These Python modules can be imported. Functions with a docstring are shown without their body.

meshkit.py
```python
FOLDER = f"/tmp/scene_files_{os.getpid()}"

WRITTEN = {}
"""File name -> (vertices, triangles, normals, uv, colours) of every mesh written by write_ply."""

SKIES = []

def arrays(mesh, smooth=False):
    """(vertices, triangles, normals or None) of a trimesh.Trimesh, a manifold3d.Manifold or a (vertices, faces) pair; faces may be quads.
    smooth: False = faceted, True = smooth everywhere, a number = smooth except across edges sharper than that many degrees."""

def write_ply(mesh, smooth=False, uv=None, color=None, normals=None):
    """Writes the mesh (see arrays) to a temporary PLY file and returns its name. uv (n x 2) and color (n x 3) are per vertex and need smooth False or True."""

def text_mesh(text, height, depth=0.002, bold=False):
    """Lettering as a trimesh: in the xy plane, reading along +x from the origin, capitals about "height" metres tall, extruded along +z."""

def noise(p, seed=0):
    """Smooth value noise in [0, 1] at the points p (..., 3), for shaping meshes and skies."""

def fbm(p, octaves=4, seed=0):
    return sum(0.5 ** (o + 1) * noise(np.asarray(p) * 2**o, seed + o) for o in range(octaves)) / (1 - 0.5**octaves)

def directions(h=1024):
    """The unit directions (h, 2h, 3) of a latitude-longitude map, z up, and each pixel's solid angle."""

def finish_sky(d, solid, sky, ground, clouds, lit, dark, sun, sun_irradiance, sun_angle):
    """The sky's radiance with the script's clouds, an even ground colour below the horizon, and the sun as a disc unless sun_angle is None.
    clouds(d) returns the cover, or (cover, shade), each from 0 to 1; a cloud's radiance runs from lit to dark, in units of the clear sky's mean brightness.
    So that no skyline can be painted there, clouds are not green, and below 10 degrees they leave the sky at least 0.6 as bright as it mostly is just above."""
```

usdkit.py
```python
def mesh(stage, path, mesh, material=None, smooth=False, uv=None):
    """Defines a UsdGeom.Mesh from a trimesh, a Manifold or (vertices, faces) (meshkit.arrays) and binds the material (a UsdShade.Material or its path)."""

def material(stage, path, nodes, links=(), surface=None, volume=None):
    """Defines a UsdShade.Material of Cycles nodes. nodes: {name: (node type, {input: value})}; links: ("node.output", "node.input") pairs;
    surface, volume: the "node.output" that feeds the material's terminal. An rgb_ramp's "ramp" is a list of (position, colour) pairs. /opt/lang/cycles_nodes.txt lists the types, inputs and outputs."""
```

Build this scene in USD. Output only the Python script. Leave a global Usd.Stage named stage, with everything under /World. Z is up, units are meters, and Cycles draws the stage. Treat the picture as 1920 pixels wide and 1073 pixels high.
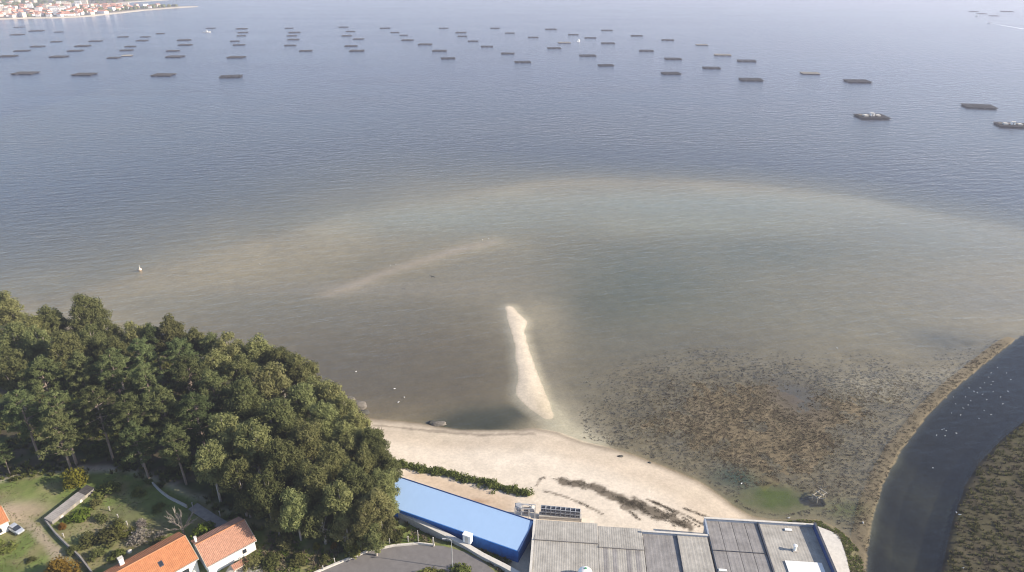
import math, random
import numpy as np, trimesh, shapely, shapely.ops
from shapely.geometry import Polygon, LineString, Point
from scipy.ndimage import distance_transform_edt, map_coordinates, gaussian_filter
from scipy.spatial import ConvexHull
import usdkit, meshkit
from pxr import Usd, UsdGeom, UsdLux, UsdShade, Gf, Sdf, Vt

stage = Usd.Stage.CreateInMemory()
UsdGeom.SetStageUpAxis(stage, 'Z'); UsdGeom.SetStageMetersPerUnit(stage, 1.0)
W = UsdGeom.Xform.Define(stage, '/World')
UsdGeom.Scope.Define(stage, '/World/Looks')
# ------------------------------------------------------------------ camera, sky, sun
CAM_H, PITCH, FPX = 120.0, math.radians(25.0), 1280.0
cam = UsdGeom.Camera.Define(stage, '/World/camera')
cam.CreateFocalLengthAttr(24.0); cam.CreateHorizontalApertureAttr(36.0); cam.CreateVerticalApertureAttr(36.0*1073/1920)
cam.CreateClippingRangeAttr(Gf.Vec2f(1.0, 30000.0))
cam.AddTranslateOp().Set(Gf.Vec3d(0, 0, CAM_H)); cam.AddRotateXOp().Set(90.0-math.degrees(PITCH))
cam.CreateExposureAttr(0.95)
SUN_EL = math.radians(27.0); SUN_AZ = math.atan2(1.0, -0.18)      # from +y towards +x
SUN = np.array([math.cos(SUN_EL)*math.sin(SUN_AZ), math.cos(SUN_EL)*math.cos(SUN_AZ), math.sin(SUN_EL)])
usdkit.material(stage, '/World/Looks/sky_look', {
    'sky': ('sky_texture', {'sky_type': 'single_scattering', 'sun_disc': False, 'sun_elevation': SUN_EL, 'sun_rotation': SUN_AZ, 'altitude': 100.0,
                            'air_density': 1.0, 'aerosol_density': 1.3, 'ozone_density': 3.0}),
    'bg': ('background_shader', {'strength': 0.10})}, [('sky.color', 'bg.color')], surface='bg.background')
dome = UsdLux.DomeLight.Define(stage, '/World/sky')
dome.GetPrim().SetCustomDataByKey('kind', 'structure')
UsdShade.MaterialBindingAPI.Apply(dome.GetPrim()).Bind(UsdShade.Material.Get(stage, '/World/Looks/sky_look'))
sun = UsdLux.DistantLight.Define(stage, '/World/sun')
sun.CreateIntensityAttr(1.12); sun.CreateAngleAttr(0.5); sun.CreateNormalizeAttr(True); sun.CreateColorAttr(Gf.Vec3f(1.0, 0.90, 0.76))
sun.AddRotateXYZOp().Set(Gf.Vec3f(90-math.degrees(SUN_EL), 0, -math.degrees(SUN_AZ)+180))
# ------------------------------------------------------------------ helpers
def P(px, py, z=0.0):
    """The world point at height z that the photograph shows at pixel px, py."""
    u = -(py-536.5)/FPX
    d = np.array([(px-960)/FPX, math.cos(PITCH)+u*math.sin(PITCH), -math.sin(PITCH)+u*math.cos(PITCH)])
    return np.array([0, 0, CAM_H]) + (z-CAM_H)/d[2]*d
def P2(px, py, z=0.0): return tuple(P(px, py, z)[:2])
used = {}
def numbered(parent, name):
    k = used.get((parent, name), 0); used[(parent, name)] = k+1
    return f'{parent}/{name}' if k == 0 else f'{parent}/{name}_{k:03d}'
def tag(p, label=None, cat=None, group=None, kind=None):
    p = p.GetPrim() if hasattr(p, 'GetPrim') else p
    for k, v in (('label', label), ('category', cat), ('group', group), ('kind', kind)):
        if v: p.SetCustomDataByKey(k, v)
    return p
def path_of(parent): return '/World' if parent is None else str(parent.GetPath())
def obj(name, mesh, m, parent=None, smooth=False):
    return usdkit.mesh(stage, numbered(path_of(parent), name), mesh, LOOK[m] if isinstance(m, str) else m, smooth)
def thing(name, label, cat, loc=(0, 0, 0), rz=0.0, group=None, scale=None, cls=None, kind=None):
    x = UsdGeom.Xform.Define(stage, numbered('/World', name))
    x.AddTranslateOp().Set(Gf.Vec3d(*map(float, loc)))
    if rz: x.AddRotateZOp().Set(math.degrees(rz))
    if scale is not None: x.AddScaleOp().Set(Gf.Vec3f(*map(float, np.broadcast_to(scale, 3))))
    if cls:
        x.GetPrim().GetReferences().AddInternalReference(cls); x.GetPrim().SetInstanceable(True)
    tag(x, label, cat, group, kind)
    return x
def klass(name):
    p = stage.CreateClassPrim('/World/prototype_'+name); p.SetTypeName('Xform'); return p
ORD = ['', 'first', 'second', 'third', 'fourth', 'fifth', 'sixth', 'seventh', 'eighth', 'ninth', 'tenth', 'eleventh', 'twelfth', 'thirteenth', 'fourteenth', 'fifteenth',
       'sixteenth', 'seventeenth', 'eighteenth', 'nineteenth', 'twentieth', 'twenty-first', 'twenty-second', 'twenty-third', 'twenty-fourth', 'twenty-fifth', 'twenty-sixth', 'twenty-seventh', 'twenty-eighth', 'twenty-ninth', 'thirtieth']+['thirty-'+w for w in ('first', 'second', 'third', 'fourth', 'fifth', 'sixth', 'seventh', 'eighth', 'ninth')]+['fortieth']+['forty-'+w for w in ('first', 'second', 'third', 'fourth', 'fifth', 'sixth', 'seventh', 'eighth', 'ninth')]
class MB:
    """Collects shapes into one mesh."""
    def __init__(s): s.v, s.f, s.n = [], [], 0
    def add(s, v, f):
        s.v.append(np.asarray(v, float)); s.f.append(np.asarray(f, int)+s.n); s.n += len(v); return s
    def tm(s, t): return s.add(t.vertices, t.faces)
    def box(s, x0, x1, y0, y1, z0, z1):
        v = [(x, y, z) for z in (z0, z1) for y in (y0, y1) for x in (x0, x1)]
        return s.add(v, [(0, 2, 3), (0, 3, 1), (4, 5, 7), (4, 7, 6), (0, 1, 5), (0, 5, 4), (2, 6, 7), (2, 7, 3), (0, 4, 6), (0, 6, 2), (1, 3, 7), (1, 7, 5)])
    def tube(s, pts, radii, n=6):
        pts = np.asarray(pts, float); radii = np.broadcast_to(radii, len(pts)); rings = []
        for i, p in enumerate(pts):
            t = pts[min(i+1, len(pts)-1)]-pts[max(i-1, 0)]; t /= np.linalg.norm(t)+1e-9
            a = np.cross(t, [0, 0, 1.0] if abs(t[2]) < 0.9 else [1.0, 0, 0]); a /= np.linalg.norm(a); b = np.cross(t, a)
            th = np.arange(n)/n*2*math.pi
            rings.append(p+radii[i]*(np.cos(th)[:, None]*a+np.sin(th)[:, None]*b))
        v = np.vstack(rings+[pts[:1], pts[-1:]]); f = []; L = len(pts)
        for i in range(L-1):
            for j in range(n):
                a, b, c, d = i*n+j, i*n+(j+1) % n, (i+1)*n+(j+1) % n, (i+1)*n+j
                f += [(a, c, b), (a, d, c)]
        for j in range(n): f += [(L*n, j, (j+1) % n), (L*n+1, (L-1)*n+(j+1) % n, (L-1)*n+j)]
        return s.add(v, f)
    def prism(s, poly, z0, z1):
        t = trimesh.creation.extrude_polygon(Polygon(poly), z1-z0, engine='earcut'); t.apply_translation((0, 0, z0)); return s.tm(t)
    def mesh(s): return (np.vstack(s.v), np.vstack(s.f))
def box(*a): return MB().box(*a).mesh()
def bevel_box(x0, x1, y0, y1, z0, z1, r=0.05):
    c = [(x, y, z) for x in (x0, x1) for y in (y0, y1) for z in (z0, z1)]; pts = []
    m = np.array([(x0+x1)/2, (y0+y1)/2, (z0+z1)/2])
    for p in np.array(c):
        s = np.sign(m-p)
        for k in range(3):
            q = p+s*r; q[k] = p[k]; pts.append(q)
    return hull(pts)
def hull(pts):
    t = trimesh.convex.convex_hull(np.asarray(pts, float)); return (np.array(t.vertices), np.array(t.faces))
def fbm2(x, y, s, seed=0, octaves=4):
    return meshkit.fbm(np.stack([np.asarray(x)/s, np.asarray(y)/s, np.full(np.shape(x), seed*7.3)], -1), octaves, seed)
def sst(a, b, x):
    t = np.clip((x-a)/(b-a), 0, 1); return t*t*(3-2*t)
# ------------------------------------------------------------------ materials
LOOK = {}
def mat(name, color, rough=0.8, noise=None, amount=0.25, bump=0.0, spec=0.3, metal=0.0, rand=0.0, coords='object'):
    """A plain procedural surface: base colour varied by two noises, optional bump and variation from copy to copy."""
    c = np.array(color, float)
    nodes = {'p': ('principled_bsdf', {'roughness': rough, 'specular_ior_level': spec, 'metallic': metal, 'base_color': tuple(c)})}; links = []
    if noise:
        nodes['tc'] = ('texture_coordinate', {}) if coords == 'object' else ('geometry', {})
        src = 'tc.object' if coords == 'object' else 'tc.position'
        nodes['n'] = ('noise_texture', {'scale': noise, 'detail': 5.0, 'roughness': 0.65})
        nodes['r'] = ('rgb_ramp', {'ramp': [(0.25, tuple(c*(1-amount))), (0.5, tuple(c)), (0.75, tuple(np.minimum(c*(1+amount), 0.95)))]})
        links += [(src, 'n.vector'), ('n.fac', 'r.fac')]
        last = 'r.color'
        if rand:
            nodes['oi'] = ('object_info', {}); nodes['mr'] = ('map_range', {'from_min': 0.0, 'from_max': 1.0, 'to_min': 1-rand, 'to_max': 1+rand})
            nodes['h'] = ('hsv', {'fac': 1.0}); links += [('oi.random', 'mr.value'), ('mr.result', 'h.value'), (last, 'h.color')]; last = 'h.color'
        links.append((last, 'p.base_color'))
        if bump:
            nodes['b'] = ('bump', {'strength': bump, 'distance': 0.05}); links += [('n.fac', 'b.height'), ('b.normal', 'p.normal')]
    LOOK[name] = usdkit.material(stage, '/World/Looks/'+name, nodes, links, surface='p.BSDF')
def leafmat(name, dark, light, trans=0.3, rand=0.18):
    nodes = {'g': ('geometry', {}), 'oi': ('object_info', {}), 'tc': ('texture_coordinate', {}),
             'n': ('noise_texture', {'scale': 0.55, 'detail': 3.0}), 'a': ('math', {'math_type': 'multiply_add', 'value2': 0.5}), 'm1': ('math', {'math_type': 'multiply', 'value2': 0.5}),
             'r': ('rgb_ramp', {'ramp': [(0.2, dark), (0.8, light)]}), 'mr': ('map_range', {'to_min': 1-rand, 'to_max': 1+rand}),
             'mh': ('map_range', {'to_min': 0.478, 'to_max': 0.518}), 'wn': ('white_noise_texture', {'dimensions': '1D'}), 'h': ('hsv', {'fac': 1.0}),
             'd': ('diffuse_bsdf', {}), 't': ('translucent_bsdf', {}), 'mx': ('mix_closure', {'fac': trans})}
    links = [('tc.object', 'n.vector'), ('n.fac', 'a.value1'), ('g.random_per_island', 'm1.value1'), ('m1.value', 'a.value3'), ('a.value', 'r.fac'), ('oi.random', 'mr.value'), ('oi.random', 'wn.w'),
             ('wn.value', 'mh.value'), ('mh.result', 'h.hue'), ('mr.result', 'h.value'), ('r.color', 'h.color'), ('h.color', 'd.color'), ('h.color', 't.color'), ('d.BSDF', 'mx.closure1'), ('t.BSDF', 'mx.closure2')]
    LOOK[name] = usdkit.material(stage, '/World/Looks/'+name, nodes, links, surface='mx.closure')
leafmat('eucalyptus_leaf', (0.150, 0.158, 0.062), (0.53, 0.50, 0.22), trans=0.45, rand=0.38)
leafmat('pine_needle', (0.115, 0.138, 0.056), (0.37, 0.395, 0.17), trans=0.45, rand=0.32)
leafmat('autumn_leaf', (0.13, 0.115, 0.02), (0.30, 0.24, 0.045))
leafmat('orange_leaf', (0.16, 0.09, 0.02), (0.34, 0.21, 0.045))
leafmat('fresh_leaf', (0.10, 0.145, 0.022), (0.24, 0.30, 0.06))
leafmat('olive_leaf', (0.09, 0.095, 0.032), (0.22, 0.21, 0.088))
leafmat('grey_twig', (0.20, 0.175, 0.14), (0.38, 0.34, 0.28), trans=0.05)
leafmat('hedge_leaf', (0.13, 0.145, 0.038), (0.31, 0.32, 0.095))
leafmat('straw_blade', (0.15, 0.125, 0.08), (0.38, 0.325, 0.21), trans=0.15)
leafmat('brown_weed', (0.085, 0.070, 0.048), (0.215, 0.180, 0.122), trans=0.15)
leafmat('dark_weed', (0.052, 0.041, 0.026), (0.13, 0.104, 0.066), trans=0.1)
leafmat('green_blade', (0.12, 0.155, 0.03), (0.24, 0.275, 0.07), trans=0.4)
leafmat('marsh_blade', (0.085, 0.085, 0.032), (0.22, 0.20, 0.085), trans=0.2)
mat('bark', (0.25, 0.195, 0.155), 0.95, 3.0, 0.4)
mat('pale_bark', (0.36, 0.31, 0.26), 0.95, 3.0, 0.35)
mat('white_paint', (0.78, 0.76, 0.72), 0.75, 1.5, 0.08)
mat('cream_paint', (0.66, 0.58, 0.45), 0.8, 1.5, 0.1)
mat('concrete', (0.40, 0.37, 0.33), 0.9, 1.2, 0.22, 0.3)
mat('pale_concrete', (0.55, 0.51, 0.45), 0.9, 1.2, 0.15, 0.3)
mat('dark_concrete', (0.24, 0.22, 0.20), 0.9, 1.2, 0.25, 0.3)
mat('blue_sheet', (0.30, 0.43, 0.62), 0.6, 0.25, 0.03, 0.0, 0.3)
mat('blue_wall', (0.03, 0.13, 0.38), 0.6, 0.8, 0.12)
mat('blue_trim', (0.03, 0.06, 0.16), 0.6, 0.8, 0.12)
mat('grey_sheet', (0.35, 0.325, 0.285), 0.85, 0.5, 0.27, 0.0, 0.2, rand=0.05)
mat('grey_sheet_dark', (0.245, 0.228, 0.215), 0.85, 0.5, 0.27, 0.0, 0.2, rand=0.06)
mat('seam_dark', (0.06, 0.065, 0.08), 0.8, 1.0, 0.2)
mat('parapet_paint', (0.30, 0.33, 0.38), 0.8, 1.0, 0.15)
mat('orange_tile', (0.44, 0.185, 0.085), 0.85, 1.1, 0.22)
mat('weathered_tile', (0.42, 0.225, 0.150), 0.9, 2.2, 0.3)
mat('ridge_tile', (0.44, 0.20, 0.10), 0.9, 2.0, 0.2)
mat('asphalt', (0.165, 0.152, 0.145), 0.95, 0.7, 0.14, 0.2, coords='w')
mat('rock', (0.15, 0.132, 0.11), 0.95, 1.8, 0.4, 0.6)
mat('dark_rock', (0.07, 0.066, 0.055), 0.95, 1.8, 0.4, 0.6)
mat('timber', (0.050, 0.046, 0.044), 0.9, 2.0, 0.3, rand=0.25)
mat('pale_timber', (0.30, 0.265, 0.21), 0.9, 2.0, 0.3)
mat('raft_float', (0.06, 0.06, 0.065), 0.7, 1.0, 0.3)
mat('silver_paint', (0.62, 0.63, 0.65), 0.3, None, metal=0.5, spec=0.5)
mat('dark_glass', (0.03, 0.035, 0.045), 0.08, None, spec=0.6)
mat('rubber', (0.03, 0.03, 0.03), 0.9)
mat('gull_white', (0.66, 0.65, 0.62), 0.8)
mat('gull_grey', (0.38, 0.39, 0.41), 0.8)
mat('gull_dark', (0.04, 0.04, 0.04), 0.8)
mat('beak_yellow', (0.6, 0.38, 0.05), 0.6)
mat('buoy_orange', (0.75, 0.55, 0.42), 0.6)
mat('foam', (0.80, 0.82, 0.84), 0.9, 1.2, 0.15)
mat('crate_plastic', (0.30, 0.31, 0.33), 0.7, 2.0, 0.2, rand=0.15)
mat('crate_inside', (0.05, 0.05, 0.055), 0.9)
mat('steel', (0.42, 0.42, 0.42), 0.55, 2.0, 0.25, metal=0.3)
mat('wrack', (0.085, 0.068, 0.048), 0.95, 1.5, 0.4)
mat('green_paint', (0.10, 0.30, 0.16), 0.6)
mat('hatch_white', (0.78, 0.78, 0.74), 0.5)
mat('village_white', (0.74, 0.71, 0.68), 0.8, 0.2, 0.08, rand=0.1)
mat('village_cream', (0.64, 0.55, 0.44), 0.8, 0.2, 0.1, rand=0.12)
mat('village_pink', (0.60, 0.45, 0.38), 0.8, 0.2, 0.1, rand=0.12)
mat('village_roof', (0.45, 0.20, 0.12), 0.85, 0.3, 0.2, rand=0.2)
mat('window_dark', (0.06, 0.065, 0.075), 0.3)
# ------------------------------------------------------------------ the ground: outlines in plan, heights, colours
RX0, RX1, RY0, RY1, RS = -460.0, 460.0, 30.0, 560.0, 0.8
rx = np.arange(RX0, RX1, RS); ry = np.arange(RY0, RY1, RS); RXX, RYY = np.meshgrid(rx, ry)
def sdf(poly):
    """Signed distance to a plan outline, positive inside."""
    poly = Polygon(poly).buffer(0); inside = shapely.contains_xy(poly, RXX, RYY)
    d = np.where(inside, distance_transform_edt(inside), -distance_transform_edt(~inside))*RS
    d = gaussian_filter(d, 1.5)
    return lambda x, y: map_coordinates(d, [(np.asarray(y)-RY0)/RS, (np.asarray(x)-RX0)/RS], order=1, mode='nearest')
px = lambda pts, z=0.0: [P2(a, b, z) for a, b in pts]
SHORE = [(-900, 300), (-330, 262), (-200, 236), (-140, 214), (-100, 196), (-70, 181), (-52, 170)] + px([(672, 778), (700, 786), (760, 790), (820, 799), (870, 806), (940, 807), (1000, 803), (1045, 809), (1090, 827), (1140, 838),
        (1200, 857), (1260, 880), (1320, 906), (1365, 940), (1410, 970), (1480, 976), (1540, 975), (1585, 1000), (1612, 1035), (1622, 1073)])
LAND = SHORE + [(78, 40), (78, -300), (-900, -300)]
BAR = (lambda q: list(Polygon(q).buffer(0.8).buffer(-1.5).buffer(0.7).exterior.coords))(px([(946, 571), (962, 574), (976, 592), (990, 604), (983, 620), (992, 655), (1008, 700), (1026, 745), (1044, 794), (1018, 784), (990, 764), (968, 742), (971, 700), (964, 640), (952, 600)]))
RIDGE = px([(600, 552), (660, 530), (720, 506), (790, 484), (860, 462), (925, 449), (930, 455), (860, 472), (790, 494), (720, 516), (660, 541), (605, 556)])
MUD = px([(1150, 720), (1230, 690), (1320, 672), (1420, 680), (1500, 690), (1560, 694), (1620, 685), (1690, 695), (1750, 708), (1800, 690), (1850, 668), (1885, 650), (1850, 690), (1790, 738), (1740, 788), (1690, 850),
          (1655, 920), (1635, 1000), (1625, 1073), (1590, 1030), (1545, 975), (1480, 980), (1410, 972), (1350, 930), (1300, 898), (1240, 874), (1180, 852), (1130, 835), (1105, 800)])
CREEK = px([(2010, 560), (1955, 605), (1905, 640), (1850, 683), (1790, 733), (1740, 783), (1695, 842), (1660, 908), (1640, 972), (1630, 1040), (1630, 1140), (1752, 1140), (1765, 1073), (1777, 1020), (1788, 970), (1808, 915), (1840, 862), (1880, 822),
            (1925, 785), (1990, 738), (2100, 680)])
MARSH = px([(2100, 690), (1990, 742), (1925, 790), (1880, 827), (1843, 867), (1812, 918), (1792, 972), (1781, 1020), (1769, 1073), (1756, 1140)]) + [(95, 30), (460, 30), (460, 260), P2(2400, 640)]
SHELF = [(-900, 262)] + px([(-300, 640), (-100, 622), (0, 606), (100, 588), (300, 532), (450, 488), (600, 446), (750, 404), (880, 376), (1000, 360), (1150, 352), (1300, 350), (1450, 362), (1600, 384), (1750, 412), (1850, 434), (1950, 462), (2050, 500),
        (2050, 545), (1960, 590), (1910, 625), (1850, 680), (1600, 1073)]) + [(60, 30), (-900, 30)]
ROAD = px([(560, 1090), (600, 1073), (640, 1056), (690, 1036), (740, 1027), (785, 1024), (830, 1026), (870, 1037), (900, 1052), (925, 1073), (945, 1100), (880, 1100), (860, 1078), (830, 1066), (790, 1066), (760, 1078), (740, 1100)], 4.0)
APRON = px([(1500, 985), (1526, 985), (1571, 1002), (1584, 1040), (1592, 1073), (1600, 1110), (1500, 1110)], 1.4)
TAIL = list(LineString(px([(1030, 765), (1046, 796), (1075, 815), (1110, 832)])).buffer(2.2).exterior.coords)
POND = px([(1490, 938), (1510, 932), (1535, 930), (1550, 938), (1540, 950), (1505, 948)])
s_land, s_bar, s_ridge, s_mud, s_creek, s_marsh, s_shelf, s_road, s_apron, s_pond, s_tail = map(sdf, (LAND, BAR, RIDGE, MUD, CREEK, MARSH, SHELF, ROAD, APRON, POND, TAIL))
YARD = sdf([(-44, 146), (-5, 131), (8, 124), (45, 124), (72, 122), (72, 40), (-200, 40), (-200, 125), (-60, 128)])
def height(x, y):
    d, sh = s_land(x, y), s_shelf(x, y)
    n1, n2 = fbm2(x, y, 18.0, 1), fbm2(x, y, 3.0, 2, 3)
    bed = -0.30-0.15*(n1-0.5)-0.25*sst(0, 60, sh)*sst(120, 330, y)
    sh = sh+26*(fbm2(x, y, 45.0, 61)-0.5)+8*(fbm2(x, y, 12.0, 62)-0.5); out = np.maximum(-sh, 0); wide = 2.0+2.4*sst(90, -120, x)
    bed = bed-0.0016*np.minimum(out, 25)**2/wide-0.075*np.maximum(out-14, 0)/wide; bed = np.maximum(bed, -9.0)
    bed = bed*(1-np.exp(np.minimum(d, 0)/7))
    z = bed
    z = np.maximum(z, np.clip(0.13*s_bar(x, y), -3, 0.45))
    z = np.maximum(z, np.clip(-0.10+0.05*s_tail(x, y), -3, -0.02))
    z = np.maximum(z, np.clip(-0.16+0.035*s_ridge(x, y), -3, 0.0))
    m = s_mud(x, y); z = np.maximum(z, np.where(m > -6, -0.22+0.27*sst(-6, 26, m)+0.20*(n2-0.5)+0.28*(fbm2(x, y, 9.0, 5)-0.5), -0.22+0.04*(m+6)))
    c = s_creek(x, y); lev = sst(-6.5, -2.5, c)*(1-sst(-1.0, 0.3, c))*sst(20, 4, np.maximum(m, -m) if False else np.abs(np.minimum(m, 0)))
    z = np.maximum(z, np.where(lev > 0.02, -0.3+0.55*lev, -20.0))
    z = np.maximum(z, np.where(s_marsh(x, y) > -3, np.clip(0.28*(s_marsh(x, y)+0.6), -1, 0.5)+0.25*(n2-0.5)*sst(0, 4, s_marsh(x, y)), -9))
    z = np.where(c > 0, np.minimum(z, -0.45*c), z); z = np.where((c > 0) & (z < -2.2), -2.2, z)
    zl = 2.6*(1-np.exp(-np.maximum(d, 0)/17))+1.6*sst(-10, -42, x)*sst(2, 35, d)+0.10*(n2-0.5)*sst(1, 8, d)+0.5*(n1-0.5)*sst(5, 40, d)*sst(-30, -60, x)
    flat = sst(-5, -0.8, s_road(x, y)); zl = zl*(1-flat)+4.0*flat
    flat = sst(-4, -0.5, s_apron(x, y)); zl = zl*(1-flat)+1.3*flat
    z = np.where(d > 0, np.maximum(zl, np.where(d < 2, z, -9)), z)
    pd = s_pond(x, y); z = np.where(pd > 0, np.minimum(z, -0.35), z)
    return z
def grid_axis(parts):
    out = [parts[0][0]]
    for a, b, s in parts:
        n = max(1, int(round((b-a)/s))); out += list(np.linspace(a, b, n+1)[1:])
    return np.array(out)
gx = grid_axis([(-9000, -2000, 1400), (-2000, -460, 220), (-460, -300, 6), (-300, -200, 2.0), (-200, 200, 0.62), (200, 300, 2.0), (300, 460, 6), (460, 2000, 220), (2000, 9000, 1400)])
gy = grid_axis([(-800, 30, 90), (30, 92, 4), (92, 215, 0.55), (215, 300, 0.9), (300, 420, 1.5), (420, 560, 5), (560, 2000, 160), (2000, 14000, 1500)])
GX, GY = np.meshgrid(gx, gy)
GZ = height(np.clip(GX, RX0+1, RX1-1), np.clip(GY, RY0+1, RY1-1))
far = np.maximum(np.maximum(np.abs(GX)-455, 0), np.maximum(GY-555, 0)); GZ = np.where((far > 0) & (GY > 250), -9.0, GZ)
def G(x, y): return float(height(np.array([float(x)]), np.array([float(y)]))[0])
def PG(a, b, up=0.0):
    z = 3.0
    for _ in range(6):
        p = P(a, b, z+up); z = G(p[0], p[1])
    p = P(a, b, z+up); return np.array([p[0], p[1], z])
def blob(x, y, a, b, ra, rb, z=0.0):
    """A soft round patch centred where the photograph shows pixel a, b; ra, rb are its half sizes in metres."""
    c = P(a, b, z); return np.exp(-(((x-c[0])/ra)**2+((y-c[1])/rb)**2))
def lerp(c, col, m): return c*(1-m[..., None])+np.array(col)*m[..., None]
def line_mask(pts, w, x, y, z=1.8, rag=0.8, seed=3):
    L = LineString([P2(*p, z) for p in pts]); d = shapely.distance(L, shapely.points(x, y)) if np.size(x) else x
    return sst(w, w*0.35, d+rag*w*(fbm2(x, y, 1.6, seed)-0.5)*2)
def albedo(x, y, z):
    d = s_land(x, y); n1, n2, n3 = fbm2(x, y, 30.0, 11), fbm2(x, y, 6.0, 12), fbm2(x, y, 1.6, 13, 3)
    c = np.zeros(x.shape+(3,))+np.array([0.34, 0.265, 0.158])
    c = c*(0.62+0.76*n1)[..., None]
    # bed of the shallows: silt, weed and clean sand
    for a, b, ra, rb, col, k in ((1300, 385, 120, 30, (0.33, 0.33, 0.27), .9), (850, 410, 70, 26, (0.32, 0.32, 0.26), .7), (1750, 440, 60, 40, (0.31, 0.31, 0.27), .6), (1200, 530, 46, 46, (0.10, 0.118, 0.09), .85), (1420, 470, 70, 34, (0.14, 0.155, 0.125), .75),
                                 (1090, 590, 16, 14, (0.085, 0.09, 0.07), .6), (1560, 580, 60, 32, (0.20, 0.185, 0.14), .6), (1000, 590, 14, 20, (0.50, 0.40, 0.29), .85), (930, 520, 30, 30, (0.29, 0.24, 0.18), .55), (1075, 805, 13, 9, (0.50, 0.41, 0.29), 1.2), (1015, 690, 9, 22, (0.42, 0.34, 0.245), .8),
                                 (740, 650, 54, 36, (0.150, 0.108, 0.068), .9), (560, 610, 54, 24, (0.18, 0.138, 0.088), .8), (640, 720, 36, 20, (0.125, 0.092, 0.060), .8), (860, 720, 22, 22, (0.135, 0.10, 0.066), .8), (400, 570, 50, 16, (0.25, 0.215, 0.15), .6), (1180, 720, 24, 22, (0.145, 0.112, 0.072), .7), (1330, 640, 40, 16, (0.15, 0.12, 0.082), .6), (650, 690, 26, 24, (0.135, 0.115, 0.095), .5), (620, 590, 50, 18, (0.20, 0.175, 0.14), .5), (900, 790, 11, 6.5, (0.055, 0.058, 0.04), .95), (960, 775, 7, 3.5, (0.06, 0.06, 0.042), .8),
                                 (700, 540, 60, 8, (0.34, 0.28, 0.22), .5), (1250, 650, 34, 16, (0.15, 0.135, 0.105), .6), (1780, 640, 16, 10, (0.10, 0.105, 0.105), .8), (1110, 730, 9, 12, (0.22, 0.185, 0.13), .6), (1850, 560, 30, 20, (0.24, 0.22, 0.19), .5)):
        m = blob(x, y, a, b, ra, rb)*k; m = np.clip(m*(0.65+0.7*n2), 0, 1); c = lerp(c, col, m)
    for a, b, ra, rb, col, k in ((1005, 585, 12, 15, (0.52, 0.41, 0.27), .85), (960, 535, 22, 18, (0.36, 0.285, 0.19), .6), (1030, 640, 7, 14, (0.40, 0.32, 0.21), .6), (900, 786, 11, 6, (0.045, 0.046, 0.03), 1.1), (850, 795, 6, 2.5, (0.055, 0.054, 0.036), .9), (965, 772, 6, 3.2, (0.055, 0.056, 0.038), .9), (1330, 420, 60, 16, (0.40, 0.39, 0.29), .55), (1150, 560, 34, 30, (0.10, 0.105, 0.072), .55)):
        c = lerp(c, col, np.clip(blob(x, y, a, b, ra, rb)*k*(0.5+1.0*n2), 0, 1))
    c = lerp(c, (0.37, 0.29, 0.215), sst(-4, 2, s_ridge(x, y))*0.65*(0.5+n2)*sst(40, -25, x))
    c = lerp(c, (0.44, 0.365, 0.265), sst(-4.5, 0, s_bar(x, y)))
    c = lerp(c, (0.60, 0.51, 0.39), sst(-0.2, 0.9, s_bar(x, y)))
    m = s_mud(x, y); mm = sst(-26, 16, m+22*(n2-0.5)+14*(n1-0.5)); mud = np.zeros_like(c)+np.array([0.155, 0.121, 0.072])
    mud = mud*(0.5+1.0*n3)[..., None]; mud = lerp(mud, (0.19, 0.158, 0.108), np.clip(sst(0.46, 0.66, fbm2(x, y, 14.0, 21))*0.4*(0.4+1.2*n3), 0, 1))
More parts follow.
